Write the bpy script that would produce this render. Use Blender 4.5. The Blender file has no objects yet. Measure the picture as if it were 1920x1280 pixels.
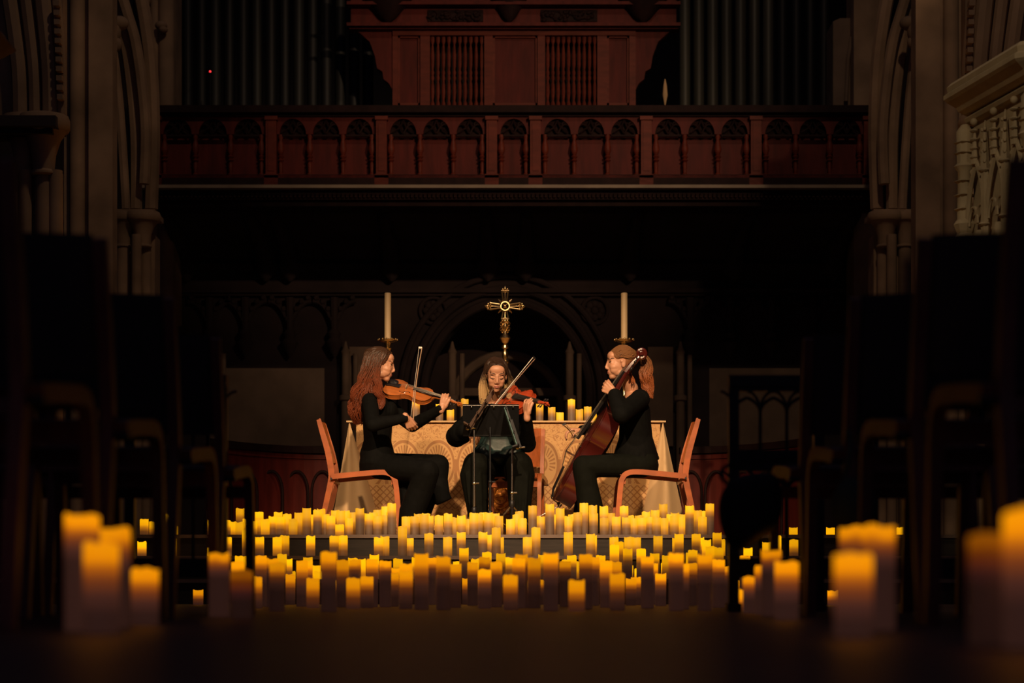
import bpy, bmesh, math, random
import numpy as np
from mathutils import Vector, Matrix, Euler
random.seed(7)
SC = bpy.context.scene
COL = SC.collection
PI = math.pi
FP = 3733.33           # focal length in pixels of the 1920 wide frame
EYE = 0.065            # the camera stands almost on the floor
HOR = 1112.0

# ------------------------------------------------------------------ camera
cam_d = bpy.data.cameras.new('camera'); cam = bpy.data.objects.new('camera', cam_d); COL.objects.link(cam)
cam.location = (0, 0, EYE); cam.rotation_euler = (PI/2, 0, 0)
cam_d.lens = 70; cam_d.sensor_width = 36; cam_d.shift_y = (HOR-640)/1920
cam_d.clip_start = 0.05; cam_d.clip_end = 200
cam_d.dof.use_dof = True; cam_d.dof.focus_distance = 14.0; cam_d.dof.aperture_fstop = 2.8
SC.camera = cam
# ------------------------------------------------------------------ world, exposure
w = bpy.data.worlds.new('night'); SC.world = w; w.use_nodes = True
w.node_tree.nodes['Background'].inputs[0].default_value = (0.60, 0.50, 0.85, 1)
w.node_tree.nodes['Background'].inputs[1].default_value = 0.034
SC.view_settings.view_transform = 'Standard'; SC.view_settings.look = 'None'
SC.view_settings.gamma = 1; SC.view_settings.exposure = 0; SC.view_settings.use_curve_mapping = False
try:
    SC.cycles.use_denoising = True
    SC.cycles.max_bounces = 6; SC.cycles.diffuse_bounces = 3; SC.cycles.glossy_bounces = 3
    SC.cycles.sample_clamp_indirect = 3.0
except Exception: pass
# ------------------------------------------------------------------ unseen spots: stage and spill lights, plus fills added left and for pulpit
def spot(name, loc, aim, watts, deg, blend, color, size):
    l = bpy.data.lights.new(name, 'SPOT'); o = bpy.data.objects.new(name, l); COL.objects.link(o)
    l.energy = watts; l.spot_size = math.radians(deg); l.spot_blend = blend; l.color = color; l.shadow_soft_size = size
    o.location = loc; o.rotation_euler = (Vector(aim)-Vector(loc)).to_track_quat('-Z', 'Y').to_euler()
    return o
spot('stage_spot', (0.7, 3.4, 6.2), (0.05, 14.4, 1.15), 6000, 20.5, 0.85, (1.0, 0.67, 0.385), 0.10)
spot('fill_spot_left', (-3.4, 4.4, 6.4), (-0.1, 14.4, 1.1), 2300, 22, 0.85, (1.0, 0.66, 0.37), 0.10)  # second spot added as fill, brightens the left altar fold
spot('gallery_spill', (5.8, 6.0, 7.6), (0.1, 21.5, 5.2), 2300, 22, 1.0, (1.0, 0.66, 0.40), 0.12)
spot('nave_spill', (2.0, 8.0, 13.5), (0.0, 19.0, 2.2), 600, 80, 0.8, (1.0, 0.70, 0.44), 0.25)
spot('pulpit_fill', (-0.6, 3.2, 6.2), (2.75, 10.9, 2.45), 480, 15, 0.6, (1.0, 0.78, 0.46), 0.08)  # unseen lamp added to brighten the pulpit

# ------------------------------------------------------------------ helpers
def P(x, y, Y): return Vector(((x-960)*Y/FP, Y, EYE+(HOR-y)*Y/FP))
def tag(o, label=None, cat=None, group=None, kind=None):
    if label: o['label'] = label
    if cat: o['category'] = cat
    if group: o['group'] = group
    if kind: o['kind'] = kind
    return o
def empty(name, loc=(0, 0, 0), rz=0, label=None, cat=None, group=None):
    o = bpy.data.objects.new(name, None); COL.objects.link(o); o.location = loc; o.rotation_euler = (0, 0, rz)
    o.empty_display_size = 0.1
    return tag(o, label, cat, group)
def copy_tree(o, parent=None):
    c = o.copy(); COL.objects.link(c); c.parent = parent
    for ch in list(o.children): copy_tree(ch, c)
    return c
def ortho(axis, hint):
    a = Vector(axis).normalized(); h = Vector(hint); h = (h-a*h.dot(a)).normalized()
    return a, h, a.cross(h).normalized()

class MB:
    def __init__(s): s.v = []; s.f = []; s.m = []
    def add(s, vs, fs, mi=0):
        b = len(s.v); s.v += [tuple(p) for p in vs]; s.f += [tuple(i+b for i in f) for f in fs]; s.m += [mi]*len(fs); return s
    def box(s, c, size, rot=None, mi=0):
        c = Vector(c); hx, hy, hz = size[0]/2, size[1]/2, size[2]/2
        vs = [Vector((x*hx, y*hy, z*hz)) for x in (-1, 1) for y in (-1, 1) for z in (-1, 1)]
        if rot is not None: vs = [rot @ v for v in vs]
        vs = [v+c for v in vs]
        return s.add(vs, [(0,1,3,2),(4,6,7,5),(0,4,5,1),(2,3,7,6),(0,2,6,4),(1,5,7,3)], mi)
    def bb(s, x0, x1, y0, y1, z0, z1, mi=0):
        return s.box(((x0+x1)/2, (y0+y1)/2, (z0+z1)/2), (abs(x1-x0), abs(y1-y0), abs(z1-z0)), None, mi)
    def pbox(s, x0, x1, y0, y1, Y, d, mi=0):      # front face traced at distance Y, given real depth d
        a = P(x0, y1, Y); b = P(x1, y0, Y); return s.bb(a.x, b.x, Y, Y+d, a.z, b.z, mi)
    def tube(s, pts, rad, seg=10, hint=None, flat=1.0, caps=True, mi=0):
        pts = [Vector(p) for p in pts]; n = len(pts)
        if not isinstance(rad, (list, tuple)): rad = [rad]*n
        t0 = (pts[1]-pts[0]).normalized()
        u = Vector(hint) if hint is not None else (Vector((0, 0, 1)) if abs(t0.z) < .9 else Vector((1, 0, 0)))
        vs = []
        for i, p in enumerate(pts):
            t = (pts[min(i+1, n-1)]-pts[max(i-1, 0)])
            if t.length < 1e-9: t = t0
            t.normalize(); u = u-t*u.dot(t)
            if u.length < 1e-6: u = Vector((1, 0, 0)) if abs(t.x) < .9 else Vector((0, 1, 0)); u = u-t*u.dot(t)
            u.normalize(); w_ = t.cross(u)
            for k in range(seg):
                a = 2*PI*k/seg; vs.append(p+u*(math.cos(a)*rad[i]*flat)+w_*(math.sin(a)*rad[i]))
        fs = [(i*seg+k, i*seg+(k+1) % seg, (i+1)*seg+(k+1) % seg, (i+1)*seg+k) for i in range(n-1) for k in range(seg)]
        if caps: fs += [tuple(reversed(range(seg))), tuple((n-1)*seg+k for k in range(seg))]
        return s.add(vs, fs, mi)
    def lathe(s, prof, c=(0, 0, 0), seg=20, mi=0, up=None, sx=1, sy=1):
        c = Vector(c); vs = []; R = None
        if up is not None: R = Vector((0, 0, 1)).rotation_difference(Vector(up).normalized()).to_matrix()
        for r, z in prof:
            for k in range(seg):
                a = 2*PI*k/seg; v = Vector((r*sx*math.cos(a), r*sy*math.sin(a), z)); vs.append(c+(R @ v if R else v))
        n = len(prof)
        fs = [(i*seg+k, i*seg+(k+1) % seg, (i+1)*seg+(k+1) % seg, (i+1)*seg+k) for i in range(n-1) for k in range(seg)]
        fs += [tuple(reversed(range(seg))), tuple((n-1)*seg+k for k in range(seg))]
        return s.add(vs, fs, mi)
    def ball(s, c, r, axes=None, seg=14, rings=9, mi=0):
        c = Vector(c); r = r if isinstance(r, (tuple, list)) else (r, r, r)
        ax = axes or (Vector((1, 0, 0)), Vector((0, 1, 0)), Vector((0, 0, 1)))
        vs = [c+ax[2]*r[2]]
        for i in range(1, rings):
            th = PI*i/rings
            for k in range(seg):
                a = 2*PI*k/seg
                vs.append(c+ax[0]*(r[0]*math.sin(th)*math.cos(a))+ax[1]*(r[1]*math.sin(th)*math.sin(a))+ax[2]*(r[2]*math.cos(th)))
        vs.append(c-ax[2]*r[2]); last = len(vs)-1; fs = []
        for k in range(seg): fs.append((0, 1+k, 1+(k+1) % seg))
        for i in range(rings-2):
            for k in range(seg):
                a = 1+i*seg+k; b = 1+i*seg+(k+1) % seg; fs.append((a, a+seg, b+seg, b))
        o = 1+(rings-2)*seg
        for k in range(seg): fs.append((o+k, last, o+(k+1) % seg))
        return s.add(vs, fs, mi)
    def cap(s, a, b, ra, rb, seg=14):             # limb piece with round ends
        s.ball(a, ra, seg=seg); s.ball(b, rb, seg=seg)
        if (Vector(b)-Vector(a)).length > 1e-4: s.tube([a, b], [ra, rb], seg)
        return s
    def prism(s, poly, y0, y1, mi=0, plane='xz', M=None):
        n = len(poly); vs = []
        for d in (y0, y1):
            for a, b in poly:
                p = Vector((a, d, b)) if plane == 'xz' else (Vector((a, b, d)) if plane == 'xy' else Vector((d, a, b)))
                vs.append(M @ p if M is not None else p)
        fs = [tuple(range(n)), tuple(reversed(range(n, 2*n)))]+[(i, i+n, (i+1) % n+n, (i+1) % n) for i in range(n)]
        return s.add(vs, fs, mi)
    def ribbon(s, pts, th, y0, y1, mi=0):         # bent laminate in the local xz plane
        pts = [Vector((p[0], 0, p[1])) for p in pts]; n = len(pts); L = []; R = []
        if not isinstance(th, (list, tuple)): th = [th]*n
        for i in range(n):
            t = (pts[min(i+1, n-1)]-pts[max(i-1, 0)]).normalized(); q = Vector((-t.z, 0, t.x))*th[i]/2
            L.append(pts[i]+q); R.append(pts[i]-q)
        vs = []
        for p, q in zip(L, R):
            vs += [(p.x, y0, p.z), (p.x, y1, p.z), (q.x, y1, q.z), (q.x, y0, q.z)]
        fs = [(i*4+k, i*4+(k+1) % 4, i*4+4+(k+1) % 4, i*4+4+k) for i in range(n-1) for k in range(4)]
        fs += [(3, 2, 1, 0), tuple((n-1)*4+k for k in range(4))]
        return s.add(vs, fs, mi)
    def mesh(s, name, mats=None, smooth=True, angle=40):
        me = bpy.data.meshes.new(name); me.from_pydata(s.v, [], s.f); me.update()
        if mats:
            for m in (mats if isinstance(mats, (list, tuple)) else [mats]): me.materials.append(m)
        me.polygons.foreach_set('material_index', s.m)
        bm = bmesh.new(); bm.from_mesh(me); bmesh.ops.recalc_face_normals(bm, faces=bm.faces)
        if smooth:
            ca = math.radians(angle)
            for f in bm.faces: f.smooth = True
            for e in bm.edges:
                if len(e.link_faces) == 2 and e.calc_face_angle(0) > ca: e.smooth = False
        bm.to_mesh(me); bm.free()
        return me
    def build(s, name, mats, parent=None, smooth=True, angle=40, world=False):
        me = s.mesh(name, mats, smooth, angle); o = bpy.data.objects.new(name, me); COL.objects.link(o)
        if parent is not None:
            o.parent = parent
            if world: o.matrix_parent_inverse = (Matrix.Translation(parent.location) @ parent.rotation_euler.to_matrix().to_4x4()).inverted()
        return o
    def skin(s, name, mats, parent=None, voxel=0.006, smooth=4, world=True, post=None):   # one continuous surface grown round the pieces
        o = s.build(name, mats, parent, world=world)
        old = o.data
        mod = o.modifiers.new('r', 'REMESH'); mod.mode = 'VOXEL'; mod.voxel_size = voxel; mod.use_smooth_shade = True
        if smooth:
            m2 = o.modifiers.new('s', 'SMOOTH'); m2.factor = 0.5; m2.iterations = smooth
        dg = bpy.context.evaluated_depsgraph_get(); dg.update()
        me = bpy.data.meshes.new_from_object(o.evaluated_get(dg), depsgraph=dg)
        o.modifiers.clear(); o.data = me; me.name = name
        me.materials.clear()
        for m in (mats if isinstance(mats, (list, tuple)) else [mats]): me.materials.append(m)
        bpy.data.meshes.remove(old)
        if post: post(me)
        me.polygons.foreach_set('use_smooth', [True]*len(me.polygons))
        return o

def spline(cps, n=16):
    cps = [Vector(c) for c in cps]; out = []
    m = len(cps)-1
    for k in range(n+1):
        t = k/n*m; i = min(int(t), m-1); t -= i
        p0 = cps[max(i-1, 0)]; p1 = cps[i]; p2 = cps[i+1]; p3 = cps[min(i+2, m)]
        out.append(0.5*((2*p1)+(p2-p0)*t+(2*p0-5*p1+4*p2-p3)*t*t+(3*p1-p0-3*p2+p3)*t**3))
    return out

# ------------------------------------------------------------------ materials
def new_mat(name):
    m = bpy.data.materials.new(name); m.use_nodes = True
    nt = m.node_tree; return m, nt, nt.nodes['Principled BSDF']
def mat(name, c, rough=.5, metal=0, noise=0, scale=8, stretch=(1, 1, 1), c2=None, bump=0, spec=None, sheen=0, coat=0):
    m, nt, b = new_mat(name)
    b.inputs['Base Color'].default_value = (*c, 1); b.inputs['Roughness'].default_value = rough; b.inputs['Metallic'].default_value = metal
    if spec is not None: b.inputs['Specular IOR Level'].default_value = spec
    if sheen: b.inputs['Sheen Weight'].default_value = sheen
    if coat: b.inputs['Coat Weight'].default_value = coat; b.inputs['Coat Roughness'].default_value = .15
    if noise or c2 or bump:
        tc = nt.nodes.new('ShaderNodeTexCoord'); mp = nt.nodes.new('ShaderNodeMapping'); mp.inputs['Scale'].default_value = stretch
        nz = nt.nodes.new('ShaderNodeTexNoise'); nz.inputs['Scale'].default_value = scale; nz.inputs['Detail'].default_value = 5
        nt.links.new(tc.outputs['Object'], mp.inputs[0]); nt.links.new(mp.outputs[0], nz.inputs[0])
        if noise or c2:
            cr = nt.nodes.new('ShaderNodeValToRGB'); cr.color_ramp.elements[0].position = .32; cr.color_ramp.elements[1].position = .68
            d = c2 or tuple(x*(1-noise) for x in c)
            cr.color_ramp.elements[0].color = (*d, 1); cr.color_ramp.elements[1].color = (*c, 1)
            nt.links.new(nz.outputs['Fac'], cr.inputs[0]); nt.links.new(cr.outputs[0], b.inputs['Base Color'])
        if bump:
            bp = nt.nodes.new('ShaderNodeBump'); bp.inputs['Strength'].default_value = bump; bp.inputs['Distance'].default_value = .01
            nt.links.new(nz.outputs['Fac'], bp.inputs['Height']); nt.links.new(bp.outputs[0], b.inputs['Normal'])
    return m
M = {}
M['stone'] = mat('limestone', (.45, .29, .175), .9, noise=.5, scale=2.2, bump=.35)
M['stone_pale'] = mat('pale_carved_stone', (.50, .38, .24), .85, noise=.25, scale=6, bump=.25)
M['stone_dark'] = mat('dark_stone', (.045, .026, .025), .9, noise=.45, scale=2.5, bump=.3)  # dark wall stone; on the near abacus it stands in for shade
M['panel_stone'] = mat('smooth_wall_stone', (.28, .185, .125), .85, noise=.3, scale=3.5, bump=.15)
M['void'] = mat('dark_recess', (.012, .010, .011), .9)
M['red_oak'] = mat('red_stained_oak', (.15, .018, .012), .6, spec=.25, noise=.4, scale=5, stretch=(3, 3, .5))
M['red_oak_lit'] = mat('red_oak_lit_frame', (.20, .034, .018), .55, spec=.25, noise=.35, scale=6, stretch=(.7, 3, 3))  # paler copy of the red oak, its lit look in the colour
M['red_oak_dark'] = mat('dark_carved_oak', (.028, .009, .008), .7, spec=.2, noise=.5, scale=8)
M['sill'] = mat('pale_ledge', (.36, .27, .19), .6, noise=.3, scale=3)  # ledge paler than the oak around it
M['pipe'] = mat('dull_organ_pipe', (.026, .028, .026), .6, .1, noise=.35, scale=3, stretch=(4, 4, .3))
M['pipe_dark'] = mat('dark_organ_pipe', (.012, .013, .015), .6, .1, noise=.35, scale=3, stretch=(4, 4, .3))
M['bent_wood'] = mat('orange_beech', (.50, .125, .030), .38, noise=.35, scale=7, stretch=(1, 6, 2), coat=.4)
M['aisle_wood'] = mat('shaded_beech', (.17, .055, .042), .5, noise=.4, scale=7, stretch=(1, 6, 2))  # shaded copy of the orange beech, unlit look put into the colour
M['aisle_board'] = mat('shaded_board', (.035, .03, .035), .6, noise=.3, scale=5)  # seat and back boards darkened the same way, as if unlit
M['iron'] = mat('black_iron', (.018, .018, .022), .45, .3, noise=.4, scale=20)
M['brass'] = mat('polished_brass', (.72, .50, .24), .27, 1.0, noise=.3, scale=18)
M['wax_ivory'] = mat('ivory_wax', (.72, .52, .29), .5, noise=.08, scale=10)
M['black_cloth'] = mat('black_knit', (.0035, .0036, .0035), .85, spec=.12, noise=.4, scale=25, bump=.3)
M['green_black'] = mat('dark_green_trouser_cloth', (.0052, .0060, .0040), .85, spec=.12, noise=.35, scale=18, bump=.3)
M['teal'] = mat('teal_satin', (.016, .042, .040), .5, noise=.5, scale=9, bump=.5, c2=(.005, .015, .015))
M['skin'] = mat('skin', (.56, .275, .165), .48, noise=.08, scale=14)
M['lip'] = mat('lip_skin', (.42, .14, .11), .42)
M['eye'] = mat('dark_eye', (.012, .008, .006), .3)
M['brow'] = mat('brow_hair', (.05, .025, .014), .7)
M['violin'] = mat('amber_varnish', (.46, .135, .03), .22, noise=.3, scale=6, stretch=(1, 7, 1), coat=.6)
M['viola'] = mat('red_varnish', (.50, .065, .018), .24, noise=.3, scale=6, stretch=(1, 7, 1), coat=.5)
M['cello'] = mat('dark_red_varnish', (.068, .009, .007), .24, noise=.15, scale=3, stretch=(1, 7, 1), coat=.7)
M['bow_dark'] = mat('dark_brown_wood', (.09, .035, .018), .45)
M['ebony'] = mat('ebony', (.012, .011, .012), .28, coat=.3)
M['bridge'] = mat('maple', (.55, .36, .18), .5)
M['string'] = mat('string_metal', (.30, .25, .2), .4, .7)
M['bow_stick'] = mat('bow_stick', (.42, .27, .17), .4, coat=.3)
M['bow_brown'] = mat('brown_bow_stick', (.20, .095, .05), .4, coat=.3)
M['bow_hair'] = mat('white_horsehair', (.85, .78, .68), .5)
M['chrome'] = mat('chromed_steel', (.55, .5, .45), .25, 1.0)
M['bronze'] = mat('dark_bronze_metal', (.055, .028, .016), .35, .6)
M['desk_black'] = mat('matt_black_desk', (.006, .006, .007), .7, spec=.15)
M['sheet'] = mat('sheet_music', (.06, .14, .14), .6)
M['linen'] = mat('cream_lining_cloth', (.74, .49, .25), .8, noise=.14, scale=4, bump=.35)
M['gold_patch'] = mat('gold_embroidery', (.85, .36, .06), .35, .6, noise=.6, scale=26, bump=1.0, c2=(.30, .09, .02))
M['bag'] = mat('black_bag_cloth', (.008, .008, .011), .8)
M['green_bag'] = mat('bottle_green_cloth', (.05, .075, .05), .8)
M['step_side'] = mat('dark_step_riser', (.036, .027, .022), .75, noise=.5, scale=14, stretch=(.3, 1, 4))
M['step_edge'] = mat('worn_step_nosing', (.22, .15, .12), .45, noise=.3, scale=4)

def hair_mat(name, root, tip, z0, z1):
    m, nt, b = new_mat(name)
    g = nt.nodes.new('ShaderNodeNewGeometry'); sp = nt.nodes.new('ShaderNodeSeparateXYZ'); mr = nt.nodes.new('ShaderNodeMapRange')
    mr.inputs[1].default_value = z0; mr.inputs[2].default_value = z1
    nt.links.new(g.outputs['Position'], sp.inputs[0]); nt.links.new(sp.outputs[2], mr.inputs[0])
    nz = nt.nodes.new('ShaderNodeTexNoise'); nz.inputs['Scale'].default_value = 40
    ad = nt.nodes.new('ShaderNodeMath'); ad.operation = 'MULTIPLY_ADD'; ad.inputs[1].default_value = 1.3; ad.inputs[2].default_value = -.65
    a2 = nt.nodes.new('ShaderNodeMath'); a2.operation = 'ADD'
    nt.links.new(nz.outputs['Fac'], ad.inputs[0]); nt.links.new(ad.outputs[0], a2.inputs[0]); nt.links.new(mr.outputs[0], a2.inputs[1])
    cr = nt.nodes.new('ShaderNodeValToRGB'); cr.color_ramp.elements[0].color = (*tip, 1); cr.color_ramp.elements[1].color = (*root, 1)
    cr.color_ramp.elements[0].position = .2; cr.color_ramp.elements[1].position = .8
    nt.links.new(a2.outputs[0], cr.inputs[0]); nt.links.new(cr.outputs[0], b.inputs['Base Color'])
    b.inputs['Roughness'].default_value = .5; b.inputs['Specular IOR Level'].default_value = .35
    return m
M['hair_auburn'] = hair_mat('auburn_hair', (.055, .027, .015), (.17, .040, .015), 1.42, 1.80)
M['hair_ombre'] = hair_mat('brown_hair_blond_ends', (.035, .017, .010), (.42, .27, .12), 1.50, 1.62)
M['hair_ginger'] = hair_mat('ginger_blond_hair', (.19, .085, .034), (.30, .085, .026), 1.50, 1.76)

# candle wax: the light inside glows through its upper end
def candle_mat(name='glowing_wax', gain=1.0, g=1.0, tail=1.0, lo=.72, hi=1.35):
    m, nt, b = new_mat(name)
    b.inputs['Base Color'].default_value = (.13, .090, .062, 1); b.inputs['Roughness'].default_value = .55
    at = nt.nodes.new('ShaderNodeAttribute'); at.attribute_name = 'down'
    oi = nt.nodes.new('ShaderNodeObjectInfo')
    r1 = nt.nodes.new('ShaderNodeMapRange'); r1.inputs[3].default_value = 4.4; r1.inputs[4].default_value = 8.2
    nt.links.new(oi.outputs['Random'], r1.inputs[0])
    mul = nt.nodes.new('ShaderNodeMath'); mul.operation = 'MULTIPLY'
    nt.links.new(at.outputs['Fac'], mul.inputs[0]); nt.links.new(r1.outputs[0], mul.inputs[1])
    cr = nt.nodes.new('ShaderNodeValToRGB'); e = cr.color_ramp.elements
    e[0].position = 0; e[0].color = (.95, .35*g, .002, 1)
    e[1].position = 1; e[1].color = (.018*tail, .0065*tail, .0045*tail, 1)
    for p, c in ((.10, (1, .375, .001)), (.24, (.92, .31, .001)), (.36, (.46, .125, .004)), (.52, (.12, .030, .005)), (.74, (.042, .0145, .0075))):
        q = e.new(p); k_ = tail if p > .45 else 1; q.color = (c[0]*k_, c[1]*g*k_, c[2]*k_, 1)
    nt.links.new(mul.outputs[0], cr.inputs[0])
    r2 = nt.nodes.new('ShaderNodeMath'); r2.operation = 'MULTIPLY_ADD'; r2.inputs[1].default_value = 13.7; r2.inputs[2].default_value = 0
    fr = nt.nodes.new('ShaderNodeMath'); fr.operation = 'FRACT'; nt.links.new(oi.outputs['Random'], r2.inputs[0]); nt.links.new(r2.outputs[0], fr.inputs[0])
    st = nt.nodes.new('ShaderNodeMapRange'); st.inputs[3].default_value = lo*gain; st.inputs[4].default_value = hi*gain
    nt.links.new(fr.outputs[0], st.inputs[0])
    nt.links.new(cr.outputs[0], b.inputs['Emission Color']); nt.links.new(st.outputs[0], b.inputs['Emission Strength'])
    return m
M['candle'] = candle_mat('glowing_wax', 1.05, 1.18); M['candle_floor'] = candle_mat('glowing_wax_floor', .92, .92); M['candle_dim'] = candle_mat('faintly_glowing_wax', .22, .7, 3.0, .9, 1.1); M['candle_near'] = candle_mat('near_glowing_wax', .92, .86, 1.5, .85, 1.08)

def floor_mat():
    m, nt, b = new_mat('dark_stone_paving')
    tc = nt.nodes.new('ShaderNodeTexCoord'); br = nt.nodes.new('ShaderNodeTexBrick')
    br.inputs['Scale'].default_value = 1.6; br.inputs['Mortar Size'].default_value = .01
    br.inputs['Color1'].default_value = (.16, .10, .08, 1); br.inputs['Color2'].default_value = (.10, .064, .055, 1); br.inputs['Mortar'].default_value = (.015, .01, .01, 1)
    nz = nt.nodes.new('ShaderNodeTexNoise'); nz.inputs['Scale'].default_value = 5; nz.inputs['Detail'].default_value = 6
    mx = nt.nodes.new('ShaderNodeMixRGB'); mx.blend_type = 'MULTIPLY'; mx.inputs[0].default_value = .6
    nt.links.new(tc.outputs['Object'], br.inputs[0]); nt.links.new(tc.outputs['Object'], nz.inputs[0])
    nt.links.new(br.outputs[0], mx.inputs[1]); nt.links.new(nz.outputs['Color'], mx.inputs[2]); nt.links.new(mx.outputs[0], b.inputs['Base Color'])
    b.inputs['Roughness'].default_value = .42
    return m
M['floor'] = floor_mat()

def brocade_mat():
    m, nt, b = new_mat('gold_brocade')
    N = nt.nodes.new; L = nt.links.new
    def math_(op, a=None, b_=None, va=None, vb=None):
        n = N('ShaderNodeMath'); n.operation = op
        if a is not None: L(a, n.inputs[0])
        if va is not None: n.inputs[0].default_value = va
        if b_ is not None: L(b_, n.inputs[1])
        if vb is not None: n.inputs[1].default_value = vb
        return n.outputs[0]
    g = N('ShaderNodeTexCoord'); sp = N('ShaderNodeSeparateXYZ'); L(g.outputs['Object'], sp.inputs[0])
    x, z = sp.outputs[0], sp.outputs[2]
    W, H = .265, .55
    u = math_('ADD', math_('DIVIDE', x, None, None, W), None, None, 2.62); u = math_('SUBTRACT', math_('FRACT', u), None, None, .5)
    v = math_('DIVIDE', math_('SUBTRACT', z, None, None, .90), None, None, H); v = math_('MULTIPLY', math_('SUBTRACT', math_('FRACT', v), None, None, .27), None, None, H/W/1.5)
    r = math_('SQRT', math_('ADD', math_('MULTIPLY', u, u), math_('MULTIPLY', v, v)))
    a = math_('ARCTAN2', v, u)
    up = math_('GREATER_THAN', v, None, None, -.12)
    ray = math_('GREATER_THAN', math_('SINE', math_('MULTIPLY', a, None, None, 26)), None, None, .1)
    band = math_('MULTIPLY', math_('GREATER_THAN', r, None, None, .20), math_('LESS_THAN', r, None, None, .37))
    rays = math_('MULTIPLY', math_('MULTIPLY', ray, band), up)
    ring = math_('LESS_THAN', math_('ABSOLUTE', math_('SUBTRACT', r, None, None, .44)), None, None, .03)
    core = math_('LESS_THAN', math_('ABSOLUTE', math_('SUBTRACT', r, None, None, .12)), None, None, .025)
    f = math_('MAXIMUM', math_('MAXIMUM', rays, ring), core)
    stem = math_('MULTIPLY', math_('GREATER_THAN', math_('ABSOLUTE', u), None, None, .455), math_('LESS_THAN', v, None, None, .1))
    f = math_('MAXIMUM', f, stem)
    nz = N('ShaderNodeTexNoise'); nz.inputs['Scale'].default_value = 24; nz.inputs['Detail'].default_value = 1.0; nz.inputs['Distortion'].default_value = 1.2
    L(g.outputs['Object'], nz.inputs[0])
    scroll = math_('MULTIPLY', math_('LESS_THAN', math_('ABSOLUTE', math_('SUBTRACT', nz.outputs['Fac'], None, None, .5)), None, None, .03), math_('GREATER_THAN', r, None, None, .49))
    pat = math_('MAXIMUM', f, math_('MULTIPLY', scroll, None, None, .85))
    # diamond trellis near the hem
    tr1 = math_('GREATER_THAN', math_('SINE', math_('MULTIPLY', math_('ADD', x, z), None, None, 120)), None, None, .75)
    tr2 = math_('GREATER_THAN', math_('SINE', math_('MULTIPLY', math_('SUBTRACT', x, z), None, None, 120)), None, None, .75)
    low = math_('MULTIPLY', math_('MAXIMUM', tr1, tr2), math_('LESS_THAN', math_('ABSOLUTE', math_('SUBTRACT', z, None, None, .80)), None, None, .09))
    pat = math_('MAXIMUM', math_('MULTIPLY', pat, math_('GREATER_THAN', math_('ABSOLUTE', math_('SUBTRACT', z, None, None, .80)), None, None, .09)), low)
    cr = N('ShaderNodeMixRGB'); cr.inputs[1].default_value = (.60, .33, .115, 1); cr.inputs[2].default_value = (.37, .16, .045, 1)
    L(pat, cr.inputs[0]); L(cr.outputs[0], b.inputs['Base Color'])
    b.inputs['Roughness'].default_value = .6; b.inputs['Sheen Weight'].default_value = .1
    return m
M['brocade'] = brocade_mat()

# ================================================================== the setting
PLAT = .45
def struct(o): o['kind'] = 'structure'; return o
b = MB(); b.bb(-9, 9, -2.0, 40, -.2, 0); struct(b.build('floor', M['floor'], smooth=False))
# three steps up to the platform
def stepbox(name, y0, y1, z0, z1):
    b = MB(); b.bb(-4.6, 4.6, y0+.015, y1, z0, z1-.022, 0); b.bb(-4.6, 4.6, y0, y1, z1-.022, z1, 1)
    return b
for name, y0, y1, z0, z1 in (('step_one', 11.95, 12.5, .0, .15), ('step_two', 12.5, 13.05, .0, .30)):
    o = stepbox(name, y0, y1, z0, z1).build('platform_step', [M['step_side'], M['step_edge']], smooth=False)
    tag(o, 'lowest broad step, dark riser mostly hidden behind the floor candles' if name == 'step_one' else 'middle broad step with a dark riser and worn pale edge', 'step', 'steps up to the platform')
b = stepbox('platform', 13.05, 22.98, 0, PLAT)
tag(b.build('stage_platform', [M['step_side'], M['step_edge']], smooth=False), 'raised platform under the musicians, dark front face and pale edge', 'platform')

# pulpitum wall below the organ loft (front face at Y=23)
YW = 23.0
b = MB()
xl, xr = P(250, 0, YW).x, P(1680, 0, YW).x
def zy(y, Y=YW): return EYE+(HOR-y)*Y/FP
# wall with a round headed opening in the middle
cx = P(950, 0, YW).x; R0 = 150*YW/FP; zs = zy(740)
arc = [(cx+R0*math.cos(a), zs+R0*1.12*math.sin(a)) for a in [PI*k/24 for k in range(25)]]
ztop = 4.5
b.bb(xl, cx-R0, YW, YW+.5, 0, ztop); b.bb(cx+R0, xr, YW, YW+.5, 0, ztop)
for i in range(24):
    (x0, z0), (x1, z1) = arc[i], arc[i+1]
    b.prism([(x0, z0), (x1, z1), (x1, ztop), (x0, ztop)], YW, YW+.5)
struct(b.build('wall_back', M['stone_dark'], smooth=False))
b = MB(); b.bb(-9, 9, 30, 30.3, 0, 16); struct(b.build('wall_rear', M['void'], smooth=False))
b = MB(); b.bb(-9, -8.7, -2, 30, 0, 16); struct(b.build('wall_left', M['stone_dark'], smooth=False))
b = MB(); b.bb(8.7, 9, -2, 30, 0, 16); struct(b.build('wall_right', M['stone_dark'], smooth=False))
# arch mouldings round the opening
b = MB()
for r, t in ((R0+.03, .05), (R0+.16, .045), (R0+.30, .035)):
    pts = [(cx+r*math.cos(a), YW-.05, zs+r*1.12*math.sin(a)) for a in [PI*k/30 for k in range(31)]]
    b.tube([(pts[0][0], YW-.05, PLAT)]+pts+[(pts[-1][0], YW-.05, PLAT)], t, 8)
tag(b.build('doorway_arch', M['stone_dark']), 'dark moulded round stone arch over the doorway behind the altar', 'arch')
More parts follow.
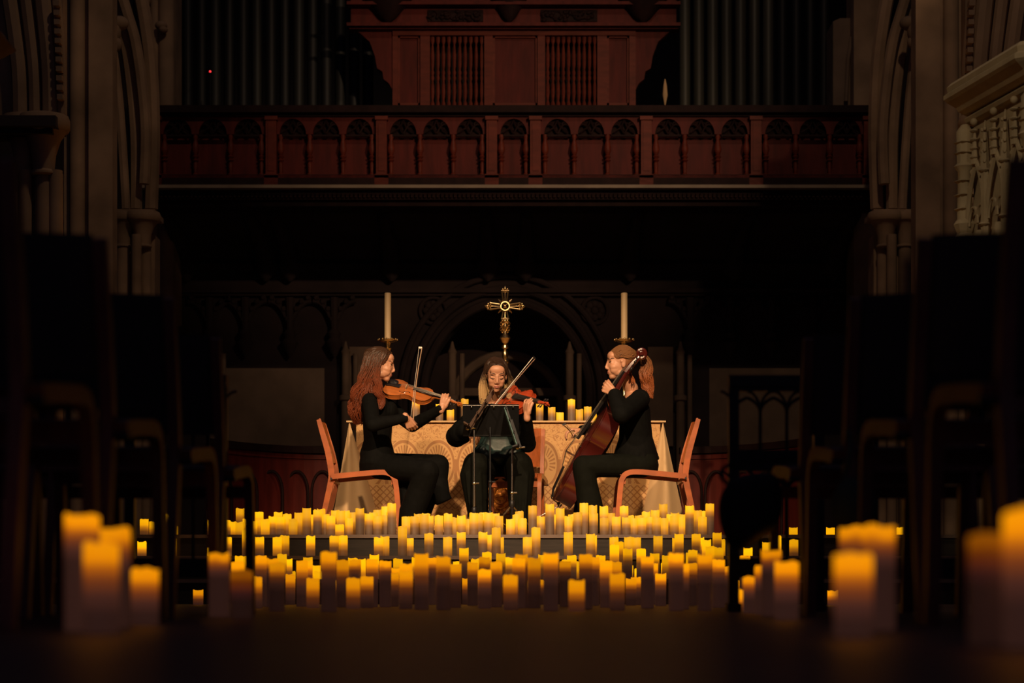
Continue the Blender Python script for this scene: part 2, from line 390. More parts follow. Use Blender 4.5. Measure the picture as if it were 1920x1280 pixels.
# panel behind opening, with a paler tomb-like niche
b = MB(); b.bb(cx-1.6, cx+1.6, 24.3, 24.6, 0, 5)
struct(b.build('wall_inner', M['stone_dark'], smooth=False))
b = MB(); r = 105*24.2/FP; c2 = P(950, 0, 24.2).x; z2 = zy(770, 24.2)
b.tube([(c2+r*math.cos(a), 24.22, z2+r*math.sin(a)) for a in [PI*k/20 for k in range(21)]], .06, 8)
b.bb(c2-r*.95, c2+r*.95, 24.16, 24.28, zy(742, 24.2), zy(728, 24.2))
tag(b.build('inner_arch', M['panel_stone']), 'faint pale inner arch and ledge seen through the dark doorway', 'arch')
# roundels in the spandrels
for px, lab in ((812, 'dark carved roundel on the wall above the violinist, left of the arch'), (1115, 'dark carved roundel on the wall right of the arch, beside the right altar candle')):
    b = MB(); c = P(px, 582, YW-.03); r = .15
    b.tube([c+Vector((r*math.cos(a), 0, r*math.sin(a))) for a in [2*PI*k/24 for k in range(25)]], .022, 8, caps=False)
    for k in range(8):
        a = k*PI/4; b.ball(c+Vector((.08*math.cos(a), 0, .08*math.sin(a))), (.04, .02, .04))
    b.ball(c, (.045, .03, .045))
    tag(b.build('wall_roundel', M['stone_dark']), lab, 'roundel', 'roundels beside the arch')
# string courses
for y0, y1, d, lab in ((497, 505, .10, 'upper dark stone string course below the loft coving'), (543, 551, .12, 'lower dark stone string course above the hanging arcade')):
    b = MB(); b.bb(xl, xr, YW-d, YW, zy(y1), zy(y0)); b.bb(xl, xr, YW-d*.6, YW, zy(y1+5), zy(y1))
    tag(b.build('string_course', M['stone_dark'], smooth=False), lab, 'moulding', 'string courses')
# wall panels; wide ones are light pools in pale colour below the loft shadow
for x0, x1, y0, y1, lab in ((418, 608, 690, 836, 'stone wall panel left of the altar, lamplit paleness in its colour, behind the violinist chair'), (1330, 1500, 690, 836, 'stone wall panel right of the altar, lamplit paleness in its colour, behind the cellist chair'),
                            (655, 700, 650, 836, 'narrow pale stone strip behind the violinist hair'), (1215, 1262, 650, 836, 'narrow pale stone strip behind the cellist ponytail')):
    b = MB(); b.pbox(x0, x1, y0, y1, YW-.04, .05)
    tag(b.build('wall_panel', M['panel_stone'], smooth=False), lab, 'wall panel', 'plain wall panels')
# blind arcade with hanging pendants
for k, (px, side) in enumerate([(395, 'l'), (462, 'l'), (545, 'l'), (628, 'l'), (1292, 'r'), (1368, 'r'), (1445, 'r'), (1522, 'r'), (1600, 'r')]):
    b = MB(); c = P(px, 0, YW); y = YW-.10
    b.tube([(c.x, y, zy(560)), (c.x, y, zy(640))], [.05, .035], 8)
    b.lathe([(.01, zy(672)), (.05, zy(662)), (.10, zy(645)), (.06, zy(636)), (.08, zy(628)), (.05, zy(620))], (c.x, y, 0), 10)
    wd = 40*YW/FP
    for sgn in (-1, 1):
        pts = [(c.x+sgn*wd*(1-math.cos(t))*1.0, y+.02, zy(640)+(zy(566)-zy(640))*math.sin(t)) for t in [PI/2*i/10 for i in range(11)]]
        b.tube(pts, .03, 6)
        for i in (3, 5, 7, 9): b.ball(Vector(pts[i])+Vector((0, -.02, .04)), .035, seg=6, rings=5)
    n = k+1 if side == 'l' else k-3
    wh = ['nearest the left pier', 'second from the left pier', 'third from the left pier', 'nearest the left altar candle'] if side == 'l' else ['nearest the right altar candle', 'second from the right altar candle', 'third from the right altar candle', 'fourth from the right altar candle', 'nearest the right pier']
    tag(b.build('arcade_pendant', M['stone_dark']), 'carved hanging arch pendant on the dark wall, '+wh[n-1], 'pendant', 'hanging arcade pendants')
# colonettes against the wall
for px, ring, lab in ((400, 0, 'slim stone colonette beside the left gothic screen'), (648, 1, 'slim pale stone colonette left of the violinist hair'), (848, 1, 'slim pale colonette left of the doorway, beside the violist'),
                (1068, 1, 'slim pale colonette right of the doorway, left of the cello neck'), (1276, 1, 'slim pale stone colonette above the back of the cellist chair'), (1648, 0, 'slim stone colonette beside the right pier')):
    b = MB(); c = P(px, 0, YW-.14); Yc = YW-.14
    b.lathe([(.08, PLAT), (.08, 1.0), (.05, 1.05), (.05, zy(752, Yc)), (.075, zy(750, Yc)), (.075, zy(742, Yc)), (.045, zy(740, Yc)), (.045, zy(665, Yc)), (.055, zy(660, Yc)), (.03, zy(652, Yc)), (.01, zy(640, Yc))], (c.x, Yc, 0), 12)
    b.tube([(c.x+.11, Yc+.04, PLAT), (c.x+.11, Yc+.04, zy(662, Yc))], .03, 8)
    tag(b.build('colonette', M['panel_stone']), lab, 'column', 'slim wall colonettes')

# curved stall fronts left and right of the altar
for sx, x0, x1, lab in ((-1, 395, 628, 'curved dark red wooden stall front left of the altar'), (1, 1275, 1505, 'curved dark red wooden stall front right of the altar')):
    root = empty('stall_front', (0, 0, 0), 0, lab, 'stall front', 'stall fronts beside the altar')
    n = 12; pa = []
    for i in range(n+1):
        t = i/n; px = x0+(x1-x0)*t; e = (1-t) if sx < 0 else t
        Yc = 18.0-1.0*e*e; pa.append((px, Yc))
    zt = zy(838, 18.0); b = MB(); c = MB()
    for i in range(n):
        (p0, Y0), (p1, Y1) = pa[i], pa[i+1]
        q0, q1 = P(p0, 0, Y0), P(p1, 0, Y1)
        for mb, f, bk, z0, z1 in ((b, 0, .06, PLAT, zt-.06), (c, -.06, .12, zt-.06, zt), (b, -.02, .0, zt-.11, zt-.07), (b, -.03, 0, PLAT, PLAT+.15)):
            vs = [(q0.x, Y0+f, z0), (q1.x, Y1+f, z0), (q1.x, Y1+bk, z0), (q0.x, Y0+bk, z0), (q0.x, Y0+f, z1), (q1.x, Y1+f, z1), (q1.x, Y1+bk, z1), (q0.x, Y0+bk, z1)]
            mb.add(vs, [(0, 3, 2, 1), (4, 5, 6, 7), (0, 1, 5, 4), (1, 2, 6, 5), (2, 3, 7, 6), (3, 0, 4, 7)])
    b.build('panel', M['red_oak'], root, smooth=False); c.build('ledge', M['red_oak_dark'], root, smooth=False)
    npx = [x0+18+48*k for k in range(5)] if sx < 0 else [x1-18-48*k for k in range(5)]
    for px in npx:
        if not x0 < px+20 < x1+20: continue
        t = (px-x0)/(x1-x0); e = (1-t) if sx < 0 else t; Yc = 18.0-1.0*e*e-.03; m = MB()
        q = P(px, 0, Yc).x; zz = zy(925, Yc); hgt = .20
        for sg in (-1, 1):
            m.tube([(q+sg*.10, Yc, PLAT+.1), (q+sg*.10, Yc, zz)]+[(q+sg*.10*math.cos(a), Yc, zz+hgt*math.sin(a)) for a in [PI/2*i/7 for i in range(1, 8)]], .013, 6)
        m.build('arch_rib', M['red_oak_dark'], root)

# ------------------------------------------------------------------ organ loft balcony
YL = 21.0
loft = empty('organ_loft_balcony', (0, 0, 0), 0, 'red carved wooden organ loft balcony running across above the musicians', 'balcony')
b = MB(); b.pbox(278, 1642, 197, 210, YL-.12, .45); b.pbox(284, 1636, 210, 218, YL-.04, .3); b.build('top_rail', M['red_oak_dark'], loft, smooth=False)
b = MB(); b.pbox(262, 1656, 346, 352, YL-.22, .6); b.build('ledge', M['sill'], loft, smooth=False)
b = MB(); b.pbox(284, 1640, 328, 333, YL-.10, .3); b.pbox(280, 1644, 333, 346, YL-.08, .3); b.build('plinth', M['red_oak'], loft, smooth=False)
b = MB(); b.pbox(268, 1652, 352, 374, YL-.10, .5)
for k in range(0, 170): b.pbox(276+k*8.1, 280+k*8.1, 362, 370, YL-.13, .05)
b.pbox(276, 1646, 374, 386, YL-.03, .4); b.build('cornice', M['red_oak_dark'], loft, smooth=False)
b = MB(); b.bb(P(262, 0, YL).x, P(1656, 0, YL).x, YL-.1, YW+.5, zy(352, YL), zy(352, YL)+.12); b.build('loft_deck', M['red_oak_dark'], loft, smooth=False)
# coving under the loft
b = MB(); pr = []
for i in range(9):
    a = PI/2*i/8; pr.append((YL+.35+(YW-YL-.35)*math.sin(a), zy(386, YL)-(zy(386, YL)-zy(500))*(1-math.cos(a))))
poly = pr+[(YW+.1, zy(500)), (YW+.1, zy(386, YL)+.1), (YL+.35, zy(386, YL)+.1)]
b.prism([(p[0], p[1]) for p in poly], P(300, 0, YL).x, P(1625, 0, YL).x, plane='yz'); b.build('coving', M['stone_dark'], loft, angle=25)
for px in (352, 500, 545, 735, 915, 985, 1180, 1375, 1560):
    m = MB(); x = P(px, 0, YW).x
    m.tube([(x, p[0]-.03, p[1]-.03) for p in pr], [.05+.012*i for i in range(9)], 8); m.lathe([(.02, zy(530)), (.12, zy(515)), (.15, zy(498))], (x, YW-.1, 0), 8)
    m.build('coving_rib', M['stone_dark'], loft)
post_px = [290, 508, 715, 922, 1004, 1212, 1418, 1630]
for px in post_px:
    m = MB(); m.pbox(px-10, px+10, 218, 330, YL-.07, .16); m.pbox(px-13, px+13, 326, 346, YL-.10, .2); m.pbox(px-12, px+12, 217, 224, YL-.09, .2)
    m.pbox(px-6, px+6, 230, 320, YL-.078, .05); m.build('post', M['red_oak_lit'], loft, smooth=False)
def bal_prof(z0, z1, r):
    h = z1-z0; return [(r*q, z0+h*t) for q, t in ((1.2, 0), (1.2, .05), (.7, .08), (.9, .3), (.6, .34), (1.3, .38), (.7, .42), (1.35, .47), (.7, .51), (1.1, .56), (1.5, .64), (1.2, .75), (.7, .88), (1.0, .93), (1.0, 1.0))]
bays = [(300, 498, 3), (518, 705, 3), (725, 912, 3), (932, 994, 1), (1014, 1202, 3), (1222, 1408, 3), (1428, 1620, 3)]
for x0, x1, n in bays:
    wd = (x1-x0)/n
    for i in range(n):
        a, c = x0+i*wd, x0+(i+1)*wd
        m = MB(); m.pbox(a-1, c+1, 235, 330, YL+.095, .04); m.build('panel', M['red_oak'], loft, smooth=False)
        # pierced round arch head
        m = MB(); xc = P((a+c)/2, 0, YL).x; zb = zy(252, YL); zt_ = zy(218, YL); hw = (wd/2)*YL/FP; ar = hw*.80
        arcp = [(xc+ar*math.cos(t), zb+(zt_-zb)*.86*math.sin(t)) for t in [PI*k/14 for k in range(15)]]
        for k in range(14):
            (u0, v0), (u1, v1) = arcp[k], arcp[k+1]; m.prism([(u0, v0), (u1, v1), (u1, zt_), (u0, zt_)], YL-.01, YL+.05)
        m.bb(xc-hw, xc-ar, YL-.01, YL+.05, zb, zt_); m.bb(xc+ar, xc+hw, YL-.01, YL+.05, zb, zt_)
        m.build('arch_head', M['red_oak'], loft, smooth=False)
        m = MB()
        for sg in (-1, 1):
            for sc, ph in ((.5, 0), (.33, .6)):
                pts = []
                for k in range(16):
                    t = k/15*3.6; rr = .07*sc*2*(1-t/4.4); pts.append((xc+sg*(ar*.48+rr*math.cos(t+ph)), YL+.01, zb+(zt_-zb)*(.34+.18*(sc < .4))+rr*math.sin(t+ph)*.9))
                m.tube(pts, .011, 5)
            m.tube([(xc, YL+.01, zb+.01), (xc+sg*ar*.30, YL+.01, zb+(zt_-zb)*.45), (xc+sg*ar*.62, YL+.01, zb+(zt_-zb)*.62)], .012, 5)
            m.tube([(xc, YL+.01, zb+(zt_-zb)*.8), (xc+sg*ar*.22, YL+.01, zb+(zt_-zb)*.42), (xc+sg*ar*.8, YL+.01, zb+.02)], .011, 5)
        m.bb(xc-ar, xc+ar, YL, YL+.04, zb-.02, zb)
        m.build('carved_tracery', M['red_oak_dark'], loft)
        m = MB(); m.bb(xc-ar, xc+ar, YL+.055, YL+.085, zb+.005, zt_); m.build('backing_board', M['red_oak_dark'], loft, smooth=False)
        if i > 0 or True:
            m = MB(); xb = P(a, 0, YL).x + (.045 if i == 0 else 0); m.lathe(bal_prof(zy(330, YL), zb, .027), (xb, YL+.02, 0), 10); m.build('baluster', M['red_oak_lit'], loft)
    m = MB(); m.lathe(bal_prof(zy(330, YL), zy(252, YL), .027), (P(x1, 0, YL).x-.045, YL+.02, 0), 10); m.build('baluster', M['red_oak_lit'], loft)
b = MB(); b.bb(P(268, 0, YL).x, P(278, 0, YL).x, YL-.05, YW, zy(350, YL), zy(200, YL)); b.bb(P(1640, 0, YL).x, P(1650, 0, YL).x, YL-.05, YW, zy(350, YL), zy(200, YL)); b.build('end_panel', M['red_oak_dark'], loft, smooth=False)

# ------------------------------------------------------------------ organ case
YO = 22.4
case = empty('organ_case', (0, 0, 0), 0, 'red oak organ case with panels and two spindle grilles above the balcony', 'organ case')
zf = zy(352, YL)+.12
b = MB(); b.pbox(736, 1192, 60, 62, YO, .1)
x0, x1 = P(736, 0, YO).x, P(1192, 0, YO).x
def fr(xa, xb, ya, yb, d=.0, dep=.10, name='rail', m=None, par=case):
    q = MB(); q.pbox(xa, xb, ya, yb, YO-d, dep); return q.build(name, m or M['red_oak_lit'], par, smooth=False)
for xa, xb in ((736, 746), (788, 806), (908, 924), (1008, 1022), (1120, 1138), (1180, 1192)): fr(xa, xb, 50, 225, .02, .14, 'stile')
fr(736, 1192, 48, 66, .03, .14, 'rail'); fr(736, 1192, 198, 225, .03, .14, 'rail')
for xa, xb in ((746, 788), (924, 1008), (1138, 1180)):
    fr(xa, xb, 66, 198, -.04, .05, 'panel', M['red_oak']); q = MB()
    for r_ in ((xa, xb, 66, 71), (xa, xb, 193, 198), (xa, xa+4, 66, 198), (xb-4, xb, 66, 198)): q.pbox(*r_, YO+.01, .05)
    q.build('panel_moulding', M['red_oak_lit'], case, smooth=False)
for xa, xb in ((806, 908), (1022, 1120)):
    for k in range(10):
        px = xa+5+k*(xb-xa-10)/9
        q = MB(); z0, z1 = zy(198, YO), zy(66, YO); h = z1-z0; r = .020
        q.lathe([(r*a_, z0+h*t) for a_, t in ((1.2, 0), (1.2, .04), (.6, .08), (1.1, .18), (1.0, .3), (.6, .36), (1.1, .4), (.7, .44), (1.1, .48), (.6, .52), (1.0, .58), (1.1, .72), (.7, .84), (.5, .88), (1.2, .92), (1.2, 1))], (P(px, 0, YO+.04).x, YO+.04, 0), 8)
        q.build('grille_spindle', M['red_oak_lit'], case)
b = MB(); b.pbox(738, 1190, 62, 222, YO+.35, .05); b.build('backing_board', M['void'], case, smooth=False)
# bracketed overhang and frieze
for sg, xe, xi in ((1, 655, 738), (-1, 1272, 1190)):
    b = MB()
    pts = [(xe, 48), (xe+sg*20, 62), (xe+sg*38, 78), (xe+sg*48, 105), (xe+sg*52, 128), (xe+sg*62, 134), (xe+sg*64, 148), (xe+sg*74, 156), (xi, 172), (xi, 48)]
    b.prism([(P(px, py, YO).x, P(px, py, YO).z) for px, py in pts], YO, YO+.12)
    b.build('bracket', M['red_oak'], case, smooth=False)
b = MB(); b.pbox(650, 1276, 42, 48, YO-.18, .3); b.pbox(655, 1272, 48, 54, YO-.10, .2); b.pbox(658, 1268, -40, 42, YO, .15); b.pbox(650, 1276, 2, 8, YO-.15, .2); b.build('cornice', M['red_oak'], case, smooth=False)
for xa, xb in ((802, 906), (1014, 1120)):
    q = MB(); rnd = random.Random(xa)
    q.pbox(xa, xb, 18, 40, YO-.02, .03)
    for k in range(34):
        c = P(rnd.uniform(xa+3, xb-3), rnd.uniform(21, 38), YO-.03); q.ball(c, (.035*rnd.uniform(.5, 1), .02, .022), seg=7, rings=5)
    for k in range(5):
        c = P(xa+10+k*20, 29, YO-.03); q.tube([c+Vector((.05*math.cos(t), 0, .05*math.sin(t))) for t in [i*.5 for i in range(10)]], .008, 5)
    q.build('carved_frieze', M['red_oak_dark'], case)
for px, wd in ((728, 46), (955, 34), (1206, 46)):
    q = MB(); c = P(px, 0, YO-.05).x; k = YO/FP
    q.lathe([(wd*.10*k, zy(44, YO)), (wd*.35*k, zy(36, YO)), (wd*.6*k, zy(22, YO)), (wd*.9*k, zy(8, YO)), (wd*k, zy(-2, YO)), (wd*k, zy(-30, YO))], (c, YO-.05, 0), 14, sy=.6)
    q.build('turret_corbel', M['red_oak_dark'], case)
# organ pipes
rp = random.Random(3)
def pipes(x0, x1, n, mlist, grp, words):
    for k in range(n):
        px = x0+(x1-x0)*k/(n-1); r = (x1-x0)/(n-1)*.40*23.2/FP; zt_ = rp.uniform(7.6, 8.6)
        Yp = 23.3+.12*(k % 2)
        q = MB(); x = P(px, 0, Yp).x; z0 = zy(352, YL)+.12
        q.lathe([(r*.25, z0), (r*.95, z0+.35), (r, z0+.42), (r, zt_), (r*.9, zt_)], (x, Yp, 0), 14)
        q.bb(x-r*.5, x+r*.5, Yp-r-.01, Yp-r+.02, z0+.42, z0+.52)
        o = q.build('organ_pipe', mlist[k % len(mlist)]); tag(o, 'tall %s organ pipe, %s' % (words[0], '%s from the organ case' % ORD[k] if words[1] else '%s from the organ case on its left side' % ORD[n-1-k]), 'organ pipe', grp)
ORD = ['first', 'second', 'third', 'fourth', 'fifth', 'sixth', 'seventh', 'eighth', 'ninth', 'tenth', 'eleventh', 'twelfth', 'thirteenth', 'fourteenth', 'fifteenth', 'sixteenth', 'seventeenth', 'eighteenth', 'nineteenth', 'twentieth']
M['pipe_grey'] = mat('pale_grey_organ_pipe', (.12, .115, .09), .5, .2, noise=.3, scale=3, stretch=(4, 4, .3))
pipes(1284, 1545, 11, [M['pipe_grey']]*7+[M['pipe_dark']]*4, 'organ pipes right of the case', ('dull grey', True))
pipes(352, 690, 14, [M['pipe_dark'], M['pipe_dark'], M['pipe']], 'organ pipes left of the case', ('dark', False))
q = MB(); q.ball(P(394, 134, 22.3), .013); ml, nt, bs = new_mat('red_indicator'); bs.inputs['Emission Color'].default_value = (1, .02, .03, 1); bs.inputs['Emission Strength'].default_value = 1.2
lamp_ = empty('indicator_lamp', P(394, 134, 22.3)); q.build('lens', ml, lamp_, world=True); q = MB(); q.tube([P(394, 134, 22.32), P(394, 134, 22.9), P(394, 300, 22.9)], .006, 6); q.build('rod', M['iron'], lamp_, world=True)
tag(lamp_, 'tiny red indicator lamp glowing among the left organ pipes', 'lamp')
b = MB(); b.pbox(1562, 1602, 40, 230, 22.6, .5); b.prism([(P(1562, 40, 22.6).x, P(0, 40, 22.6).z), (P(1602, 40, 22.6).x, P(0, 40, 22.6).z), (P(1602, 36, 22.6).x, P(0, 34, 22.6).z), (P(1575, 36, 22.6).x, P(0, 34, 22.6).z)], 22.6, 23.1)
b.tube([P(1597, 70, 22.55), P(1590, 110, 22.55), P(1586, 190, 22.55)], .025, 6)
tag(b.build('stone_block', M['panel_stone'], smooth=False), 'pale squared stone block standing on the right end of the loft', 'stone block')
b = MB(); b.lathe([(.005, zy(198, 22)), (.03, zy(178, 22)), (.02, zy(160, 22)), (.004, zy(148, 22))], (P(1247, 0, 22).x, 22, 0), 8); b.tube([P(1247, 198, 22), P(1247, 300, 22)], .01, 6)
tag(b.build('loft_ornament', M['linen']), 'small pale upright ornament on the loft just right of the organ case', 'ornament')

# ------------------------------------------------------------------ piers and arches
def shaft(b, px, Y, r, y0, y1): c = P(px, 0, Y); b.tube([(c.x, Y, zy(y1, Y)), (c.x, Y, zy(y0, Y))], r, 14)
def capital(b, px, Y, r, y0, y1, square=False):
    c = P(px, 0, Y); z0, z1 = zy(y1, Y), zy(y0, Y); h = z1-z0
    b.lathe([(r*.8, z0), (r*.98, z0+.01), (r*.98, z0+.06*h), (r*.8, z0+.1*h), (r*.9, z0+.35*h), (r*1.25, z0+.6*h), (r*1.6, z0+.72*h), (r*1.7, z0+.74*h)], (c.x, Y, 0), 16)
    b.lathe([(r*1.8, z0+.74*h), (r*1.95, z0+.8*h), (r*1.95, z0+.92*h), (r*1.8, z1)], (c.x, Y, 0), 8 if square else 16)
def curve_px(b, pts, Y, r, seg=8):
    b.tube(spline([P(x, y, Y) if len(q) == 0 else P(x, y, q[0]) for x, y, *q in pts], 24), r, seg)
PIER_LAST = ['']
def pier(name, label, parts, m): 
    root = empty(name, (0, 0, 0), 0, label, 'pier', 'nave piers'); 
    for pn, mb in parts: mb.build(pn, m, root)
    PIER_LAST[0] = root.name; return root
for side in (-1, 1):
    def X(px): return px if side < 0 else 1920-px+ (8 if side > 0 else 0)
    # great pier between choir and nave
    Y = 17.0
    s1 = MB(); s1.pbox(min(X(166), X(211)), max(X(166), X(211)), -60, 1080, Y+.02, .2); s1.pbox(min(X(120), X(170)), max(X(120), X(170)), -60, 1080, Y+.13, .25)
    s2 = MB(); shaft(s2, X(145), Y+.1, .068, -60, 1080); shaft(s2, X(165), Y+.12, .03, -60, 1080); shaft(s2, X(206), Y+.05, .03, -60, 1080); shaft(s2, X(124), Y+.2, .04, -60, 1080)
    pier('stone_pier', 'tall stone pier with a rounded shaft beside the %s end of the balcony' % ('left' if side < 0 else 'right'), [('pier_body', s1), ('pier_shafts', s2)], M['stone'])
    # respond with capital, next bay
    Y = 19.6; s = MB(); c = MB()
    for px, r in ((231, .065), (256, .05), (273, .055)): shaft(s, X(px), Y-(.15 if px == 256 else 0), r, 440, 1090); 
    s.pbox(min(X(216), X(246)), max(X(216), X(246)), 440, 1090, Y+.06, .3); s.pbox(min(X(262), X(290)), max(X(262), X(290)), 440, 1090, Y+.12, .3)
    capital(c, X(231), Y, .085, 398, 465); capital(c, X(268), Y-.05, .09, 398, 465); c.pbox(min(X(213), X(290)), max(X(213), X(290)), 392, 402, Y-.15, .5)
    a = MB()
    curve_px(a, [(X(236), 392), (X(231), 300), (X(222), 180), (X(211), 90), (X(198), 0), (X(190), -60)], Y-.05, .045)
    curve_px(a, [(X(270), 345), (X(273), 250), (X(266), 160), (X(254), 80), (X(240), 30), (X(215), -50)], Y, .055)
    curve_px(a, [(X(255), 392), (X(254), 250), (X(243), 130), (X(228), 40), (X(205), -50)], Y+.15, .06)
    curve_px(a, [(X(283), 392), (X(287), 250), (X(283), 130), (X(272), 40), (X(255), -50)], Y+.25, .07)
    h = MB(); g = P(X(208), 60, Y-.3)
    h.ball(g, (.10, .10, .12)); h.ball(g+Vector((.02*side, -.07, -.01)), (.05, .05, .06)); h.ball(g+Vector((-.08*side, .02, .09)), (.09, .08, .07)); h.ball(g+Vector((.05, 0, -.12)), (.06, .06, .07)); h.ball(g+Vector((-.05, 0, -.10)), (.05, .05, .06))
    root = pier('arcade_respond', 'clustered stone shafts, capital and arch mouldings past the %s great pier' % ('left' if side < 0 else 'right'), [('shafts', s), ('capital', c), ('arch_moulding', a), ('carved_head', h)], M['stone'])
    # toothed strip behind the loft end
    Y = 22.3; t = MB(); t.pbox(min(X(276), X(327)), max(X(276), X(327)), -60, 600, Y+.05, .5)
    if side < 0:
        shaft(t, X(290), Y, .05, -60, 600); shaft(t, X(312), Y, .09, -60, 600)
        for k in range(16): t.ball(P(X(277), -10+k*14, Y), (.05, .05, .035), seg=6, rings=4)
        t.ball(P(X(302), 48, Y-.15), (.07, .07, .05)); t.ball(P(X(306), 56, Y-.17), (.05, .06, .04))
    tag(t.build('arch_jamb', M['stone']), 'stone arch jamb %s rising behind the balcony end' % ('with toothed ornament at the left,' if side < 0 else 'plain and dim at the right,'), 'pier', 'nave piers')
    # nearer pier with big capital
    Y = 12.5; s = MB(); c = MB(); a = MB()
    for px, r in ((48, .04), (82, .052), (104, .045), (20, .05)): shaft(s, X(px), Y, r, 320, 1120)
    s.pbox(min(X(10), X(112)), max(X(10), X(112)), 320, 1120, Y+.04, .10)
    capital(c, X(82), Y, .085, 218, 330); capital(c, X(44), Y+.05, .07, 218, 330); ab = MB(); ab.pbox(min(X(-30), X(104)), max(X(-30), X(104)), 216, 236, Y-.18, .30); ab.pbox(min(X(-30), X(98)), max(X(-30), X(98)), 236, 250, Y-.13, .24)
    for px0, dx, r in ((38, -14, .05), (66, -12, .04), (95, -10, .055), (117, -8, .03)):
        curve_px(a, [(X(px0), 216), (X(px0+dx*.2), 130), (X(px0+dx), 40), (X(px0+dx*2.1), -60)], Y+.02, r)
    a.pbox(min(X(0), X(118)), max(X(0), X(118)), -60, 216, Y+.06, .12)
    bl = MB()
    for k in range(11): bl.box(P(X(114-abs(10-k)*.7), 8+k*17.5, Y-.04), (.035, .06, .032))
    pier('stone_pier', 'nearer %s pier with a broad foliate capital and clustered shafts' % ('left' if side < 0 else 'right'), [('shafts', s), ('capital', c), ('arch_moulding', a), ('billet_ornament', bl)], M['stone'])
    ab.build('abacus', M['stone_dark'], bpy.data.objects[PIER_LAST[0]], smooth=False)  # abacus coloured darker than its pier to look shaded
    # aisle wall closing the bay behind
    t = MB(); x0 = P(X(240), 0, 25).x
    t.bb(min(x0, side*8.6), max(x0, side*8.6), 25, 25.3, 0, 12); struct(t.build('wall_aisle_'+('left' if side < 0 else 'right'), M['stone_dark'], smooth=False))
b = MB(); q = [P(-20, 52, 9.8), P(12, 78, 9.8), P(30, 92, 9.8), P(30, 96, 9.8), P(0, 112, 9.8), P(-20, 118, 9.8)]
b.prism([(p.x, p.z) for p in q], 9.1, 9.8); q = [P(-20, 44, 9.8), P(8, 66, 9.8), P(12, 80, 9.8), P(-20, 60, 9.8)]; b.prism([(p.x, p.z) for p in q], 9.05, 9.82)
b.pbox(-90, -52, 105, 1118, 9.8, .5)
tag(b.build('stone_bracket', M['stone'], smooth=False), 'pale moulded stone bracket corner high at the left edge', 'bracket')

# ------------------------------------------------------------------ stone pulpit
pul = empty('stone_pulpit', (0, 0, 0), 0, 'pale carved octagonal stone pulpit high at the right', 'pulpit')
c1 = Vector((2.47, 11.4, 0)); c2_ = Vector((2.65, 10.5, 0)); d = (c2_-c1).normalized(); nin = Vector((-d.y, d.x, 0)).normalized()
if nin.x < 0: nin = -nin
sl = (c2_-c1).length; ap = sl/2/math.tan(PI/8); pc = (c1+c2_)/2+nin*ap; Rc = sl/2/math.sin(PI/8); a0 = math.atan2(c1.y-pc.y, c1.x-pc.x)
def octo(prof):
    m = MB(); vs = []
    for r, z in prof:
        for k in range(8):
            a = a0+k*PI/4; vs.append((pc.x+Rc*r*math.cos(a), pc.y+Rc*r*math.sin(a), z))
    n = len(prof); fs = [(i*8+k, i*8+(k+1) % 8, (i+1)*8+(k+1) % 8, (i+1)*8+k) for i in range(n-1) for k in range(8)]+[tuple(range(8)), tuple((n-1)*8+k for k in range(8))]
    return m.add(vs, fs)
octo([(.90, 2.80), (.93, 2.815), (.945, 2.84), (.985, 2.87), (1.0, 2.885), (1.0, 2.91), (.98, 2.925), (.985, 2.955), (.965, 2.98)]).build('cornice', M['stone_pale'], pul, smooth=False)
octo([(.86, 1.55), (.86, 2.74), (.895, 2.75), (.905, 2.77), (.89, 2.785), (.87, 2.80)]).build('body', M['stone_pale'], pul, smooth=False)
octo([(.55, 0), (.55, .12), (.35, .2), (.32, 1.1), (.55, 1.4), (.88, 1.52), (.90, 1.56), (.86, 1.6)]).build('pedestal', M['stone_pale'], pul, smooth=False)
def face_pt(k, u, z, out):
    a = a0+k*PI/4; e = a0+(k+1)*PI/4
    p = Vector((pc.x+Rc*.87*math.cos(a), pc.y+Rc*.87*math.sin(a), 0)); q = Vector((pc.x+Rc*.87*math.cos(e), pc.y+Rc*.87*math.sin(e), 0))
    nn = ((p+q)/2-pc); nn.z = 0; nn.normalize(); r = p.lerp(q, u)+nn*out; r.z = z+(.12 if z > 0 else 0); return r
for k in (6, 7, 0, 1, 2):
    m = MB()
    for u in (.18, .5, .82):
        for sg in (-1, 1):
            pts = [face_pt(k, u+sg*.15*math.cos(t), 2.02+.26*math.sin(t)+.10*(t/(PI/2))**3, .035) for t in [PI/2*i/8 for i in range(9)]]
            m.tube(pts, .014, 6)
            for i in (2, 4, 6): m.ball(pts[i]+Vector((0, 0, .025)), .018, seg=6, rings=4)
            m.tube([face_pt(k, u+sg*.07*math.cos(t)+sg*.06, 2.03+.10*math.sin(t), .03) for t in [PI*i/8 for i in range(9)]], .009, 5)
        m.tube([face_pt(k, u, 2.36, .045), face_pt(k, u, 2.56, .045)], [.022, .006], 6)
        for z in (2.40, 2.45, 2.50, 2.55): m.ball(face_pt(k, u, z, .05), (.026, .026, .012), seg=6, rings=4)
        m.ball(face_pt(k, u, 2.60, .05), .022, seg=8, rings=5)
        m.lathe([(.05, 1.62), (.03, 1.66), (.045, 1.75), (.05, 1.84), (.035, 1.9), (.022, 1.92), (.03, 1.96), (.02, 1.99)], face_pt(k, u, 0, .02)+Vector((0, 0, .12)), 10)
    for u in (.34, .66):
        m.tube([face_pt(k, u, 1.6, .04), face_pt(k, u, 2.3, .04)], .024, 6); m.tube([face_pt(k, u, 2.3, .04), face_pt(k, u, 2.58, .04)], [.028, .004], 4)
        for z in (1.7, 2.0, 2.3): m.ball(face_pt(k, u, z, .045), (.036, .036, .015), seg=8, rings=4)
        for z in (2.35, 2.41, 2.47, 2.53):
            for q_ in (-.02, .02): m.ball(face_pt(k, u+q_, z, .05), .012, seg=5, rings=4)
    m.build('carved_niches', M['stone_pale'], pul)
